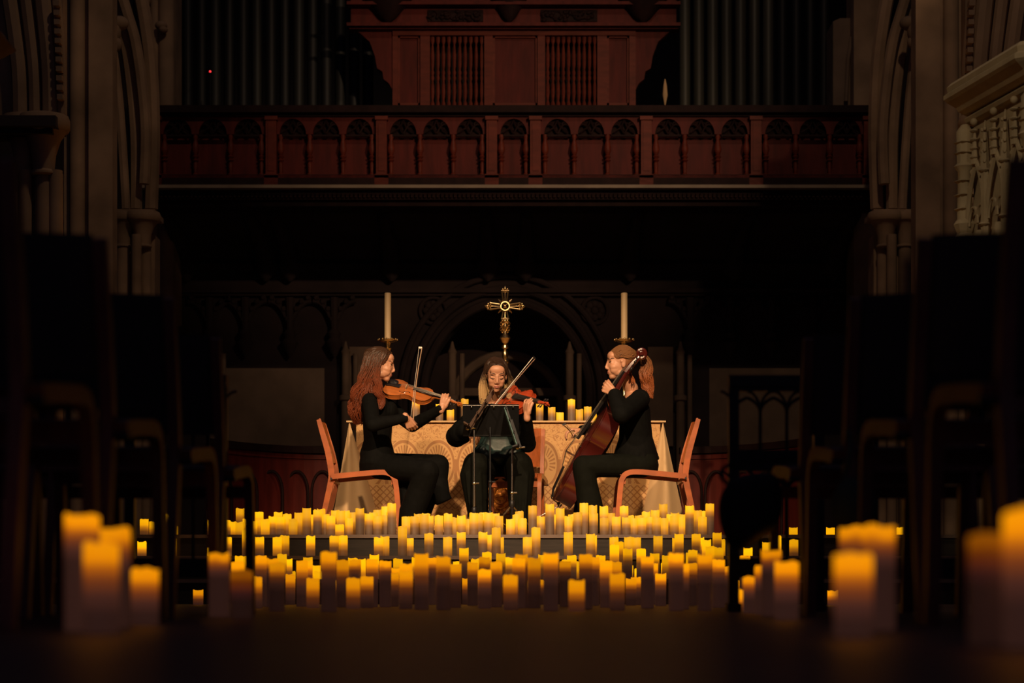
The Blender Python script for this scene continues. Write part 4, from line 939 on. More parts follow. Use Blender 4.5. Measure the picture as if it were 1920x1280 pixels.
# ================================================================== string instruments
OUT = [(0, 0), (.004, .12), (.035, .205), (.09, .258), (.17, .29), (.25, .287), (.32, .262), (.36, .243), (.378, .238), (.388, .222), (.42, .18), (.48, .156), (.55, .152), (.61, .168), (.648, .196), (.668, .208), (.682, .203), (.72, .212), (.79, .236), (.86, .232), (.92, .205), (.968, .14), (.994, .07), (1.0, .02)]
def fiddle(name, label, group, origin, axis, normal, S, wood, chin=True, rib=.030, endpin=False):
    a, n, l = ortho(axis, normal)               # local x = axis, z = plate normal, y = z cross x
    y = n.cross(a)
    root = empty(name, origin, 0, label, name, group)
    root.rotation_mode = 'XYZ'; root.rotation_euler = Matrix((a, y, n)).transposed().to_euler()
    L = .356*S; ring = [(t*L, h*L) for t, h in OUT]+[(t*L, -h*L) for t, h in reversed(OUT[1:])]
    N = len(ring)
    def shell(z0, sgn, arch):
        m = MB(); vs = []; sc = (1.0, .955, .93, .80, .60, .35, .12); hz = (0, .002*S/arch*1.0 if arch else 0, .0, .45, .8, .97, 1.0)
        for s_, h in zip(sc, hz):
            for px, py in ring: vs.append((L*.52+(px-L*.52)*s_, py*s_, z0+sgn*(.003*S if s_ == 1 else .0035*S+arch*h*(1 if s_ < .93 else 0))))
        nn = len(sc); fs = [(i*N+k, i*N+(k+1) % N, (i+1)*N+(k+1) % N, (i+1)*N+k) for i in range(nn-1) for k in range(N)]+[tuple((nn-1)*N+k for k in range(N))]
        # edge down to the plate plane
        b0 = len(vs); vs += [(px, py, z0) for px, py in ring]; fs += [(k, (k+1) % N, b0+(k+1) % N, b0+k) for k in range(N)]+[tuple(b0+k for k in range(N))]
        return m.add(vs, fs)
    shell(0, 1, .013*S).build('top_plate', wood, root, angle=50)
    shell(-rib, -1, .012*S).build('back_plate', wood, root, angle=50)
    m = MB(); r2 = [(L*.52+(px-L*.52)*.975, py*.965) for px, py in ring]; m.prism(r2, -rib, 0, plane='xy', M=None)
    m.build('ribs', wood, root, angle=60)
    nx_ = .486*S
    m = MB(); m.tube([(L-.01, 0, -rib*.9), (L+.006*S, 0, -rib*.3), (L+.022*S, 0, .001*S), (nx_, 0, .005*S)], [.013*S, .0135*S, .011*S, .010*S], 12, hint=(0, 0, 1)); 
    m.tube([(nx_-.002, 0, .004*S), (nx_+.03*S, 0, 0), (nx_+.065*S, 0, -.008*S)], [.0115*S, .0105*S, .008*S], 8)
    sp_ = []
    for i in range(26):
        t = i/25; an = -PI*.2+t*3.6*PI; rr_ = .0175*S*(1-t*.72); sp_.append((nx_+.078*S+rr_*math.cos(an+PI), 0, -.008*S+rr_*math.sin(an+PI)))
    m.tube(sp_, [.0075*S*(1-.35*i/25) for i in range(26)], 8, hint=(0, 1, 0)); m.tube([(nx_+.078*S, -.013*S, -.008*S), (nx_+.078*S, .013*S, -.008*S)], .006*S, 10)
    m.build('neck_and_scroll', wood, root)
    m = MB(); x0, x1 = .216*S, nx_; e = [(x0, .021*S, .038*S), (x1, .012*S, .018*S)]; vs = []
    for x, hw, z in e:
        for k in range(7): u = -1+k/3; vs.append((x, u*hw, z-.003*S*u*u))
        for k in range(7): u = 1-k/3; vs.append((x, u*hw*.9, z-.009*S))
    m.add(vs, [(k, (k+1) % 14, 14+(k+1) % 14, 14+k) for k in range(14)]+[tuple(range(14)), tuple(range(14, 28))]); m.build('fingerboard', M['ebony'], root)
    m = MB(); m.prism([(-.020*S, .012*S), (.020*S, .012*S), (.016*S, .024*S), (.020*S, .036*S), (.014*S, .043*S), (0, .046*S), (-.014*S, .043*S), (-.020*S, .036*S), (-.016*S, .024*S)], .159*S, .163*S, plane='yz'); m.build('bridge', M['bridge'] if chin else M['bow_dark'], root, smooth=False)
    m = MB(); e = [(.006*S, .009*S, .012*S), (.03*S, .013*S, .022*S), (.108*S, .022*S, .030*S), (.114*S, .018*S, .030*S)]; vs = []
    for x, hw, z in e: vs += [(x, -hw, z-.004*S), (x, -hw*.6, z), (x, hw*.6, z), (x, hw, z-.004*S), (x, hw, z-.007*S), (x, -hw, z-.007*S)]
    m.add(vs, [(i*6+k, i*6+(k+1) % 6, i*6+6+(k+1) % 6, i*6+6+k) for i in range(3) for k in range(6)]+[tuple(range(6)), tuple(range(18, 24))]); m.ball((-.004*S, 0, -rib*.4), .006*S); m.tube([(-.004*S, 0, -rib*.4), (.0, 0, .008*S), (.01*S, 0, .014*S)], .002*S, 6); m.build('tailpiece', M['ebony'], root)
    if chin:
        m = MB(); m.ball((.045*S, .035*S, .022*S), (.040*S, .028*S, .008*S)); m.ball((.04*S, .035*S, .028*S), (.030*S, .018*S, .004*S)); m.tube([(.012*S, .02*S, .016*S), (.012*S, .02*S, -rib-.005)], .003*S, 6); m.build('chin_rest', M['ebony'], root)
    for k in range(4):
        m = MB(); v = (-1.5+k)/1.5
        m.tube([(.112*S, v*.013*S, .031*S), (.161*S, v*.016*S, .0465*S-.003*S*v*v), (nx_, v*.008*S, .0195*S-.001*S*v*v), (nx_+.02*S+.01*S*k, v*.003*S, .002*S)], .0006*S+.0003, 4, caps=False); m.build('string', M['string'], root)
        sg = 1 if k % 2 else -1; px = nx_+.018*S+.013*S*k
        m = MB(); m.tube([(px, -sg*.010*S, -.003*S), (px, sg*.022*S, -.003*S)], .0035*S, 8); m.ball((px, sg*.028*S, -.003*S), (.0095*S, .009*S, .004*S)); m.build('peg', M['ebony'], root)
    for sg in (-1, 1):
        m = MB(); m.tube([(.126*S+.075*S*t, sg*(.036*S+.008*S*math.sin(t*2*PI)+.016*S*(1-t)), .0145*S) for t in [i/10 for i in range(11)]], .0022*S, 6, flat=.5)
        m.ball((.126*S, sg*.048*S, .013*S), .004*S); m.ball((.201*S, sg*.036*S, .014*S), .0032*S); m.build('f_hole', M['ebony'], root)
    if endpin: m = MB(); m.tube([(0, 0, -rib*.5), (-.02, 0, -rib*.5), (-.03, 0, -rib*.5)], [.014, .014, .008], 10); m.tube([(-.02, 0, -rib*.5), endpin], .004, 8); m.build('endpin', M['chrome'], root)
    return root
def bow(label, frog, tip, hairdir, woodm):
    frog = Vector(frog); tip = Vector(tip); a, h, l = ortho(tip-frog, hairdir); Ln = (tip-frog).length
    root = empty('bow', frog, 0, label, 'bow', 'bows')
    def stick(t): return frog+a*Ln*t-h*(.020-.011*math.sin(PI*t)+.0*t)
    m = MB(); m.tube([stick(i/20) for i in range(21)], [.0046-.0014*i/20 for i in range(21)], 8); m.build('stick', woodm, root, world=True)
    m = MB(); m.tube([frog+a*.03+h*.001, tip-a*.006+h*.001], .0042, 6, hint=h, flat=.35); m.build('hair', M['bow_hair'], root, world=True)
    m = MB(); R = Matrix((a, h, l)).transposed(); m.box(frog+a*.018-h*.007, (.045, .022, .013), R); m.build('frog', M['ebony'], root, world=True)
    m = MB(); m.box(tip-a*.004-h*.008, (.012, .024, .010), R); m.build('tip', M['bow_hair'] if woodm is M['bow_stick'] else M['ebony'], root, world=True)
    m = MB(); m.tube([stick(0)-a*.016, stick(0)], .006, 8); m.build('screw', M['chrome'], root, world=True)
    return root

violin = fiddle('violin', 'amber brown violin held under the chin of the left musician', None, P(723, 722, 14.03), P(868, 757, 13.88)-P(723, 722, 14.03), (.15, -.66, .74), 1.0, M['violin'])
viola = fiddle('viola', 'red viola held by the dark haired musician in the middle', None, P(936, 745, 14.04), (.49, -.84, -.14), (-.60, -.50, .62), 1.14, M['viola'], rib=.036)
co = P(1038, 936, 13.98); ca = P(1201, 655, 13.80)-co; an, nn_, _ = ortho(ca, (-.86, -.10, .5))
cello = fiddle('cello', 'large dark red cello leaning against the right musician', None, co, ca, (-.86, -.10, .5), 2.10, M['cello'], chin=False, rib=.115, endpin=(-.16, 0, .03))
bow('violin bow standing almost upright in the hand of the left musician', P(769, 795, 13.74), P(786, 651, 14.20), (-1, 0, .1), M['bow_stick'])
bow('viola bow slanting up from behind the black music desk', P(884, 812, 13.74), P(1001, 668, 13.86), (-.75, -.3, -.6), M['bow_brown'])
bow('cello bow seen almost end on in the right hand of the cellist', P(1080, 818, 14.08), P(1060, 794, 13.42), (.85, 0, .3), M['ebony'])

# ================================================================== music stands
def stand(label, desk, pole_x, pole_top, Yp, feet_y, spread, m_pole, sheet=None, rot=0):
    base = P(pole_x, 0, Yp); root = empty('music_stand', (base.x, Yp, PLAT), rot, label, 'music stand', 'music stands')
    zt_ = zy(pole_top, Yp)
    m = MB(); m.tube([(base.x, Yp, PLAT+.03), (base.x, Yp, (zt_+PLAT)/2)], .009, 10); m.tube([(base.x, Yp, (zt_+PLAT)/2), (base.x, Yp, zt_)], .006, 10)
    m.ball((base.x, Yp, (zt_+PLAT)/2), .014); m.tube([(base.x, Yp, (zt_+PLAT)/2), (base.x+.035, Yp-.01, (zt_+PLAT)/2)], .006, 8); m.build('pole', m_pole, root, world=True)
    hz = zy(feet_y, Yp)
    for k in range(3):
        a = 2*PI*k/3+.5; dx, dy = math.cos(a)*spread, math.sin(a)*spread
        m = MB(); m.tube([(base.x, Yp, hz), (base.x+dx, Yp+dy, PLAT+.008)], .007, 8); m.tube([(base.x, Yp, PLAT+.05), (base.x+dx*.5, Yp+dy*.5, (hz+PLAT)/2)], .004, 6)
        m.ball((base.x+dx, Yp+dy, PLAT+.012), .012); m.build('leg', m_pole, root, world=True)
    m = MB(); m.lathe([(.012, hz-.02), (.018, hz-.01), (.018, hz+.02), (.011, hz+.03)], (base.x, Yp, 0), 10); m.build('collar', M['iron'], root, world=True)
    desk(root)
    return root
def plate_desk(p0, p1, width, off, m_, ledge_at_bottom=True, sheet=None):
    def f(root):                # desk seen from its side: p0 top edge, p1 bottom edge; width runs across in Y
        p0_, p1_ = Vector(p0), Vector(p1); a = (p0_-p1_).normalized(); n = Vector((a.z, 0, -a.x))
        if n.x > 0: n = -n
        Y0 = off-width/2; Y1 = off+width/2; m = MB(); L_ = (p0_-p1_).length
        def slab(u0, u1, t0, t1, y0, y1, mm=m):
            vs = []
            for u in (u0, u1):
                for t in (t0, t1):
                    q = p1_+a*u+n*t
                    for y in (y0, y1): vs.append((q.x, y, q.z))
            mm.add(vs, [(0, 1, 3, 2), (4, 6, 7, 5), (0, 4, 5, 1), (2, 3, 7, 6), (0, 2, 6, 4), (1, 5, 7, 3)])
        for u in (.0, L_*.33, L_*.66, L_-.012): slab(u, u+.012, 0, .008, Y0, Y1)
        for y in (Y0, off-width/6, off+width/6, Y1-.012): slab(0, L_, -.004, .004, y, y+.012)
        slab(0, .010, 0, .045, Y0, Y1); slab(-.005, L_*.7, -.018, -.006, off-.012, off+.012)
        m.build('desk', m_, root, smooth=False, world=True)
        m = MB(); q = p1_+Vector((0, off, 0)); m.ball((p1_.x-.01, off, p1_.z-.005), .014); m.tube([(p1_.x-.02, off, p1_.z-.005), (p1_.x+.04, off, p1_.z+.0)], .006, 8); m.build('clamp_knob', M['chrome'], root, world=True)
        if sheet:
            m = MB(); slab(.01, L_-.005, .009, .016, Y0+.02, Y1-.02, m); m.build('sheet_music', sheet, root, smooth=False, world=True)
    return f
Ya = 13.52
stand('open wire music stand seen edge on, leaning beside the violist on her bow side', plate_desk(P(926, 732, Ya), P(880, 802, Ya), .34, Ya, M['bronze']), 889, 806, Ya, 958, .16, M['chrome'])
def solid_desk(root):
    Y = 13.62; a = P(868, 815, Y+.0); b_ = P(973, 760, Y); m = MB(); til = .10
    vs = [(a.x, Y, a.z), (b_.x, Y, a.z), (b_.x, Y-til*1.0, b_.z), (a.x, Y-til, b_.z)]; vs += [(v[0], v[1]+.012, v[2]) for v in vs]
    m.add(vs, [(0, 1, 2, 3), (7, 6, 5, 4), (0, 4, 5, 1), (1, 5, 6, 2), (2, 6, 7, 3), (3, 7, 4, 0)]); m.bb(a.x, b_.x, Y, Y+.06, a.z-.008, a.z+.004)
    m.build('desk', M['desk_black'], root, smooth=False, world=True)
    m = MB()
    for px in (884, 926, 948, 962): q = P(px, 763, Y-til-.004); m.ball(q, .006)
    m.tube([P(868, 760, Y-til-.002), P(973, 760, Y-til-.002)], .004, 6); m.build('rim', M['chrome'], root, world=True)
stand('solid black music stand directly in front of the violist', solid_desk, 919, 800, 13.6, 965, .16, M['iron'])
Yc_ = 13.45
stand('music stand with teal sheet music seen edge on, before the violist on the cello side', plate_desk(P(949, 766, Yc_), P(973, 838, Yc_), .40, Yc_, M['iron'], sheet=M['sheet']), 960, 842, Yc_, 946, .20, M['chrome'])

# ================================================================== people
def V(*a): return Vector(a)
def head(m, O, R, F, U, s=1.0, neck=None, nose=1.0):
    ax = (R, F, U)
    def q(x, y, z): return O+R*x*s+F*y*s+U*z*s
    def e(c, r, tilt=0): m.ball(q(*c), tuple(k*s for k in r), ax, seg=18, rings=12)
    e((0, -.018, .033), (.073, .092, .083)); e((0, .020, -.002), (.059, .073, .087)); e((0, .030, -.042), (.045, .058, .056))
    e((0, .056, -.086), (.026, .026, .021)); e((0, .063, -.094), (.015, .017, .013))
    for sg in (-1, 1):
        e((sg*.026, .014, -.060), (.026, .050, .028)); e((sg*.031, .048, -.024), (.029, .034, .028)); e((sg*.024, .078, .031), (.027, .011, .008))
        e((sg*.030, .068, .006), (.018, .0125, .014)); e((sg*.031, .042, -.045), (.024, .036, .030)); e((sg*.073, -.010, -.006), (.008, .017, .029)); e((sg*.076, .000, .012), (.008, .012, .014)); e((sg*.010, .090, -.033), (.0075, .010, .0065))
    m.tube([q(0, .086, .022), q(0, .092, .004), q(0, .099*nose, -.014), q(0, .103*nose, -.025)], [.0075*s, .0075*s, .0085*s, .0085*s], 10); e((0, .099*nose, -.0275), (.0095, .0095, .0085)); e((0, .088, -.034), (.012, .011, .008))
    e((0, .0845, -.0545), (.019, .0075, .006)); e((0, .0825, -.0655), (.017, .0075, .007)); e((0, .072, -.060), (.028, .016, .022)); e((0, .058, .055), (.054, .032, .036))
    if neck is not None: m.tube([q(0, -.025, -.03), q(0, -.03, -.08), neck], [.046*s, .043*s, .050*s], 16); m.ball(neck, .052*s)
    return q
def face_bits(q, root, R, F, U, body, lidded=False, openeye=False):
    from mathutils.bvhtree import BVHTree
    me = body.data; bvh = BVHTree.FromPolygons([v.co for v in me.vertices], [p.vertices for p in me.polygons])
    def on(x, z, off=0.0):
        o = q(x, .16, z); hit = bvh.ray_cast(o, -F, .2)
        return (hit[0] if hit[0] is not None else q(x, .08, z))+F*off
    m = MB(); m.tube([on(-.021+.0042*i, -.0555-.0012*math.cos(i*PI/5)*0-.10*abs(-.021+.0042*i)*.4, -.0008) for i in range(11)], [.001+.0030*math.sin(PI*i/10) for i in range(11)], 8)
    m.tube([on(-.019+.0038*i, -.0635+.10*abs(-.019+.0038*i)*.5, -.0010) for i in range(11)], [.001+.0040*math.sin(PI*i/10) for i in range(11)], 8); m.build('lips', M['lip'], root, world=True)
    for sg in (-1, 1):
        m = MB(); m.tube([on(sg*(.012+.036*t), .0300+.007*math.sin(PI*t*.85), .0002) for t in [i/8 for i in range(9)]], [.0012+.0024*math.sin(PI*(i+1)/10) for i in range(9)], 6); m.build('eyebrow', M['brow'], root, world=True)
        m = MB(); z = .000 if lidded else .010
        m.tube([on(sg*(.016+.030*t), z-.004*math.sin(PI*t)*(1 if lidded else -.9), .0004) for t in [i/8 for i in range(9)]], [.0012+.0020*math.sin(PI*i/8) for i in range(9)], 8)
        if lidded: m.tube([on(sg*(.018+.026*t), .015+.003*math.sin(PI*t), -.0008) for t in [i/6 for i in range(7)]], .0014, 6)
        if openeye: m.ball(on(sg*.030, .007, -.0015), (.0065, .0035, .0050), (R, F, U))
        m.build('eye', M['eye'], root, world=True)
def sockets(O, R, F, U, s=1.0):
    def post(me):
        co_ = np.empty(len(me.vertices)*3); me.vertices.foreach_get('co', co_); co_ = co_.reshape(-1, 3); f = np.array(F)
        for sg in (-1, 1):
            c = np.array(O+R*sg*.030*s+F*.078*s+U*.016*s); d2 = ((co_-c)**2).sum(1); co_ -= np.outer(.0045*np.exp(-d2/(2*.009**2)), f)
            c = np.array(O+R*sg*.014*s+F*.085*s+U*.010*s); d2 = ((co_-c)**2).sum(1); co_ -= np.outer(.003*np.exp(-d2/(2*.007**2)), f)
            c = np.array(O+R*sg*.027*s+F*.09*s+U*-.060*s); d2 = ((co_-c)**2).sum(1); co_ -= np.outer(.0010*np.exp(-d2/(2*.006**2)), f)
        me.vertices.foreach_set('co', co_.ravel()); me.update()
    return post
def hand(m, W, D, N, right, curls, tc=(35, 30, 20), s=1.0, flare=1.0):
    D = Vector(D).normalized(); N = Vector(N); N = (N-D*N.dot(D)).normalized(); T = D.cross(N) if right else -D.cross(N)
    W = Vector(W); seg = 10
    m.cap(W-D*.02*s, W+D*.012*s, .024*s, .023*s, 12)
    m.ball(W+D*.045*s+N*.002, (.036*s, .042*s, .014*s), (T, D, N), seg=14, rings=9)
    m.ball(W+D*.028*s+T*.022*s+N*.008*s, (.014*s, .026*s, .014*s), (T, D, N))
    lens = [(.042, .025, .020), (.046, .029, .021), (.042, .027, .020), (.033, .020, .018)]
    for i, (off, ln) in enumerate(zip((.031, .0105, -.0105, -.030), lens)):
        k0 = W+D*(.083-.005*abs(i-1))*s+T*off*s
        m.cap(W+D*.012*s+T*off*.55*s, k0, .013*s, .0105*s, seg)
        p = k0; an_ = 0; side = T*(off*2.2*flare)
        for j, (l_, c) in enumerate(zip(ln, curls[i])):
            an_ += math.radians(c); d_ = (D*math.cos(an_)+N*math.sin(an_)+side*(.6 if j == 0 else .2)).normalized(); q = p+d_*l_*s
            r0 = (.0092-.0010*j-(.0008 if i == 3 else 0))*s; m.cap(p, q, r0, r0-.0008*s, seg); p = q
    p = W+D*.026*s+T*.026*s+N*.006*s; a1, a2, a3 = [math.radians(c) for c in tc]
    d_ = (D*math.cos(a1)+T*math.sin(a1)*.9+N*.35).normalized(); q = p+d_*.038*s; m.cap(p, q, .0125*s, .0105*s, seg)
    d2 = (d_*math.cos(a2)+(N*.8+D*.3).normalized()*math.sin(a2)).normalized(); q2 = q+d2*.028*s; m.cap(q, q2, .0105*s, .0092*s, seg)
    d3 = (d2*math.cos(a3)+N*math.sin(a3)).normalized(); m.cap(q2, q2+d3*.022*s, .0095*s, .0080*s, seg)
def torso(m, secs, F, L):          # closed loft: (centre, half width, half depth)
    n = 24; vs = []; F = Vector(F).normalized(); L = Vector(L).normalized()
    for c, hw, hd in secs:
        for k in range(n):
            a = 2*PI*k/n; cx_, sx = math.cos(a), math.sin(a); vs.append(Vector(c)+L*hw*math.copysign(abs(cx_)**.85, cx_)+F*hd*math.copysign(abs(sx)**.85, sx))
    N_ = len(secs); m.add(vs, [(i*n+k, i*n+(k+1) % n, (i+1)*n+(k+1) % n, (i+1)*n+k) for i in range(N_-1) for k in range(n)]+[tuple(range(n)), tuple((N_-1)*n+k for k in range(n))])
def strands(m, cps, n, r0, r1, wave=.0, freq=3, seed=0, segs=18, flat=1.0):
    rnd = random.Random(seed)
    for i in range(n):
        th = rnd.uniform(0, 2*PI); ph = rnd.uniform(0, 6.3); rad = math.sqrt(rnd.uniform(0, 1)); zz = rnd.uniform(-1, 1)
        pts = []
        for c, sp_ in cps: pts.append(Vector(c)+Vector((math.cos(th), math.sin(th), zz*.5))*sp_*rad)
        cut = rnd.uniform(.8, 1.0)
        sp = spline(pts, segs); sp = sp[:max(4, int(len(sp)*cut))]; ln = len(sp)
        ph2 = rnd.uniform(-.5, .5)+i*.0
        out = []
        for k, p in enumerate(sp):
            t = k/(ln-1); wv = wave*min(1, t*2.2)
            out.append(p+Vector((math.sin(t*freq*2*PI+ph2+ph*.15), math.cos(t*freq*2*PI*.9+ph2), 0))*wv)
        m.tube(out, [r0+(r1-r0)*(k/(ln-1))**1.5 for k in range(ln)], 5, flat=flat)
def hair_cap(m, O, R, F, U, fn, rad=(.080, .1005, .093), c=(0, -.016, .033)):
    n, rings = 48, 36; vs = []
    for i in range(rings+1):
        th = PI*i/rings
        for k in range(n):
            a = 2*PI*k/n; x, y, z = c[0]+rad[0]*math.sin(th)*math.cos(a), c[1]+rad[1]*math.sin(th)*math.sin(a), c[2]+rad[2]*math.cos(th)
            kk = 1.0
            for d_ in (0, .004, .008):
                if not fn(x, y+d_, z): kk -= .06
            g_ = kk+.008*math.sin(k*3.1+i*.2); vs.append(O+R*x*g_+F*y*g_+U*z*g_)
    m.add(vs, [(i*n+k, i*n+(k+1) % n, (i+1)*n+(k+1) % n, (i+1)*n+k) for i in range(rings) for k in range(n)])
def surf(O, R, F, U, az, el, k=1.0):      # point on the scalp; az 0 = front, 90 = right side
    a, e = math.radians(az), math.radians(el)
    return O+R*(.081*k*math.sin(a)*math.cos(e))+F*(-.016+.101*k*math.cos(a)*math.cos(e))+U*(.033+.094*k*math.sin(e))
def shoe(root, heel, toe, m_=None):
    m = MB(); heel = Vector(heel); toe = Vector(toe); d_ = (toe-heel); d_.z = 0; d_.normalize(); l = Vector((-d_.y, d_.x, 0)); u = V(0, 0, 1)
    m.ball(heel+u*.005, (.033, .045, .035), (l, d_, u)); m.ball(heel+d_*.09, (.036, .07, .028), (l, d_, u)); m.ball(heel+d_*.165-u*.008, (.040, .055, .020), (l, d_, u)); m.cap(heel+u*.06, heel, .036, .036)
    m.skin('shoe', m_ or M['black_cloth'], root, .007, 3)

# ---- violinist (left, faces the cellist)
root = empty('person', (P(712, 0, 14).x, 14.0, PLAT), 0, 'seated woman with long wavy auburn hair in black playing a violin', 'person', 'musicians')
F, _, _ = ortho((1, .10, -.16), (0, 0, 1)); U = V(.10, .0, 1); F, U, _ = ortho(F, U); R = F.cross(U)
O = P(713, 684, 14.0); nk = P(704, 730, 14.0); m = MB(); q = head(m, O, R, F, U, 1.0, nk)
shR, shL = P(694, 752, 13.84), P(714, 752, 14.16); elR, wrR = P(699, 796, 13.62), P(762, 783, 13.66); elL, wrL = P(773, 797, 14.05), P(829, 765, 13.86)
hpR, hpL = P(712, 874, 13.90), P(712, 872, 14.10); knR, knL = P(802, 884, 13.68), P(822, 872, 14.08); anR, anL = P(770, 984, 13.74), P(786, 984, 14.10)
sec = [(P(706, 878, 14), .15, .10), (P(706, 850, 14), .155, .105), (P(708, 825, 14), .125, .085), (P(708, 795, 14), .135, .092), (P(703, 765, 14), .155, .095), (P(702, 748, 14), .15, .075), (P(704, 738, 14), .08, .055)]
torso(m, sec, (1, 0, 0), (0, 1, 0))
for a, b_, c, wd in ((shR, elR, wrR, .04), (shL, elL, wrL, .04)): m.cap(a, b_, .044, .036); m.cap(b_, c, .036, .024)
for a, b_, c in ((hpR, knR, anR), (hpL, knL, anL)): m.cap(a, b_, .075, .055); m.cap(b_, c, .052, .035); m.cap(c, c+V(.02, -.01, -.04), .032, .024)
hand(m, wrR, (.45, .40, -.80), (-.1, .9, .35), True, [(30, 45, 30), (35, 45, 30), (35, 45, 30), (30, 40, 30)], (12, 25, 20), .92)
hand(m, wrL, (.34, -.05, .94), (-.12, .97, .1), False, [(60, 60, 40), (45, 60, 40), (40, 65, 40), (30, 60, 40)], (8, 25, 20), .92)
bdy = m.skin('body', M['skin'], root, .0038, 7, post=sockets(O, R, F, U)); face_bits(q, root, R, F, U, bdy, openeye=True)
t = MB(); torso(t, [(c, w_+.014, d_+.012) for c, w_, d_ in sec[:-1]]+[(P(704, 740, 14), .075, .062), (P(705, 733, 14), .064, .060)], (1, 0, 0), (0, 1, 0))
for a, b_, c in ((shR, elR, wrR), (shL, elL, wrL)): t.ball(a, .060); t.cap(a, b_, .058, .050); t.cap(b_, c+(b_-c).normalized()*.012, .050, .032)
t.ball(P(733, 772, 14), (.05, .11, .075))
t.skin('black_top', M['black_cloth'], root, .007, 5)
t = MB(); torso(t, [(P(706, 888, 14), .15, .12), (P(707, 870, 14), .19, .125), (P(708, 845, 14), .165, .115), (P(708, 830, 14), .14, .10)], (1, 0, 0), (0, 1, 0))
t.cap(hpR, knR, .092, .080); t.tube([knR, P(790, 915, 13.72), P(772, 960, 13.74), P(768, 1004, 13.74)], [.082, .090, .088, .082], 18); t.ball(knR, .082)
t.cap(hpL, knL, .090, .078); t.tube([knL, P(822, 900, 14.08), P(828, 930, 14.06), P(833, 941, 14.06)], [.078, .068, .062, .062], 16); t.tube([knL, P(806, 925, 14.10), P(788, 980, 14.10)], [.07, .06, .055], 14)
t.tube([P(760, 900, 13.95), P(772, 950, 13.9), P(776, 1000, 13.9)], [.10, .085, .06], 14); t.ball(P(745, 868, 14), (.16, .16, .055))
t.skin('wide_trousers', M['black_cloth'], root, .008, 5)
shoe(root, P(764, 1002, 13.66)+V(0, 0, .0), P(800, 1002, 13.60)); shoe(root, P(784, 1000, 14.10), P(815, 1000, 14.05))
h = MB()
hair_cap(h, O, R, F, U, lambda x, y, z: (y < .080 if z > .085 else (y < .03+(z-.0)*.52 if z > 0 else y < -.0)))
rnd = random.Random(11)
for i in range(280):          # from the parting over both sides
    sg = 1 if i % 2 else -1; y0 = rnd.uniform(-.09, .068); st = q(.004*sg, y0, .126-.9*(y0+.016)**2*6*.8)
    az = sg*(rnd.uniform(72, 180)); e1 = surf(O, R, F, U, az*.75, rnd.uniform(30, 50), 1.03); e2 = surf(O, R, F, U, az, rnd.uniform(-5, 10), 1.06)
    if sg > 0: endp = P(rnd.uniform(664, 700), rnd.uniform(735, 760), rnd.uniform(13.85, 13.98))
    else: endp = P(rnd.uniform(668, 704), rnd.uniform(735, 760), rnd.uniform(14.0, 14.12))
    h.tube(spline([st, e1, e2, endp], 16), [.0034]*10+[.0034-.0004*k for k in range(7)], 5)
strands(h, [(P(694, 690, 13.93), .045), (P(684, 715, 13.92), .052), (P(673, 745, 13.93), .055), (P(668, 772, 13.95), .052), (P(668, 797, 13.97), .032)], 330, .0032, .0014, .012, 3.3, 1, 26)
strands(h, [(P(700, 690, 14.08), .035), (P(690, 720, 14.08), .045), (P(678, 750, 14.06), .05), (P(674, 785, 14.05), .04)], 130, .0032, .0014, .012, 3.0, 2, 24)
strands(h, [(P(709, 690, 13.905), .014), (P(708, 710, 13.87), .022), (P(709, 730, 13.81), .028), (P(714, 748, 13.79), .026), (P(715, 770, 13.79), .014)], 130, .0032, .0013, .009, 2.6, 3, 24)
h.build('long_hair', M['hair_auburn'], root, world=True)

# ---- violist (middle, faces the camera)
root = empty('person', (P(932, 0, 14.25).x, 14.25, PLAT), 0, 'seated woman with dark hair and blond ends in a teal top playing a viola', 'person', 'musicians')
F, U, _ = ortho((.10, -1, -.36), (.04, -.2, 1)); R = F.cross(U); O = P(930, 704, 14.10)
nk = P(930, 752, 14.24); m = MB(); q = head(m, O, R, F, U, 1.0, nk)
shR, shL = P(893, 776, 14.22), P(974, 776, 14.18); elR, wrR = P(856, 818, 14.12), P(872, 806, 13.92); elL, wrL = P(989, 832, 13.90), P(988, 779, 13.62)
hpR, hpL = P(918, 880, 14.26), P(958, 880, 14.26); knR, knL = P(893, 872, 13.86), P(974, 872, 13.86); anR, anL = P(897, 986, 13.88), P(976, 986, 13.88)
sec = [(P(936, 885, 14.27), .16, .11), (P(936, 850, 14.27), .155, .105), (P(936, 825, 14.26), .135, .09), (P(934, 800, 14.25), .155, .10), (P(933, 780, 14.25), .175, .095), (P(932, 764, 14.25), .15, .07), (P(931, 755, 14.25), .07, .055)]
torso(m, sec, (0, -1, 0), (1, 0, 0))
for a, b_, c in ((shR, elR, wrR), (shL, elL, wrL)): m.cap(a, b_, .044, .036); m.cap(b_, c, .036, .024)
for a, b_, c in ((hpR, knR, anR), (hpL, knL, anL)): m.cap(a, b_, .075, .055); m.cap(b_, c, .052, .035); m.cap(c, c+V(0, -.02, -.04), .032, .024)
hand(m, wrR, (.5, -.55, -.25), (.25, .2, -1), True, [(45, 40, 30)]*4, (40, 40, 20))
hand(m, wrL, (-.06, -.02, 1), (.85, .5, 0), False, [(50, 60, 40), (45, 60, 40), (40, 60, 40), (15, 45, 35)], (12, 20, 10), 1.0)
bdy = m.skin('body', M['skin'], root, .0038, 7, post=sockets(O, R, F, U)); face_bits(q, root, R, F, U, bdy, lidded=True)
t = MB(); torso(t, [(P(936, 868, 14.26), .175, .135)]+[(c, w_+.018, d_+.018) for c, w_, d_ in sec[1:-1]]+[(P(931, 757, 14.25), .068, .060)], (0, -1, 0), (1, 0, 0))
t.ball(P(930, 858, 14.12), (.13, .06, .05)); t.ball(P(962, 850, 14.12), (.09, .06, .06)); t.ball(P(905, 850, 14.14), (.07, .06, .07))
t.ball(shR, .064); t.ball(shL, .064)
t.skin('teal_satin_top', M['teal'], root, .007, 4)
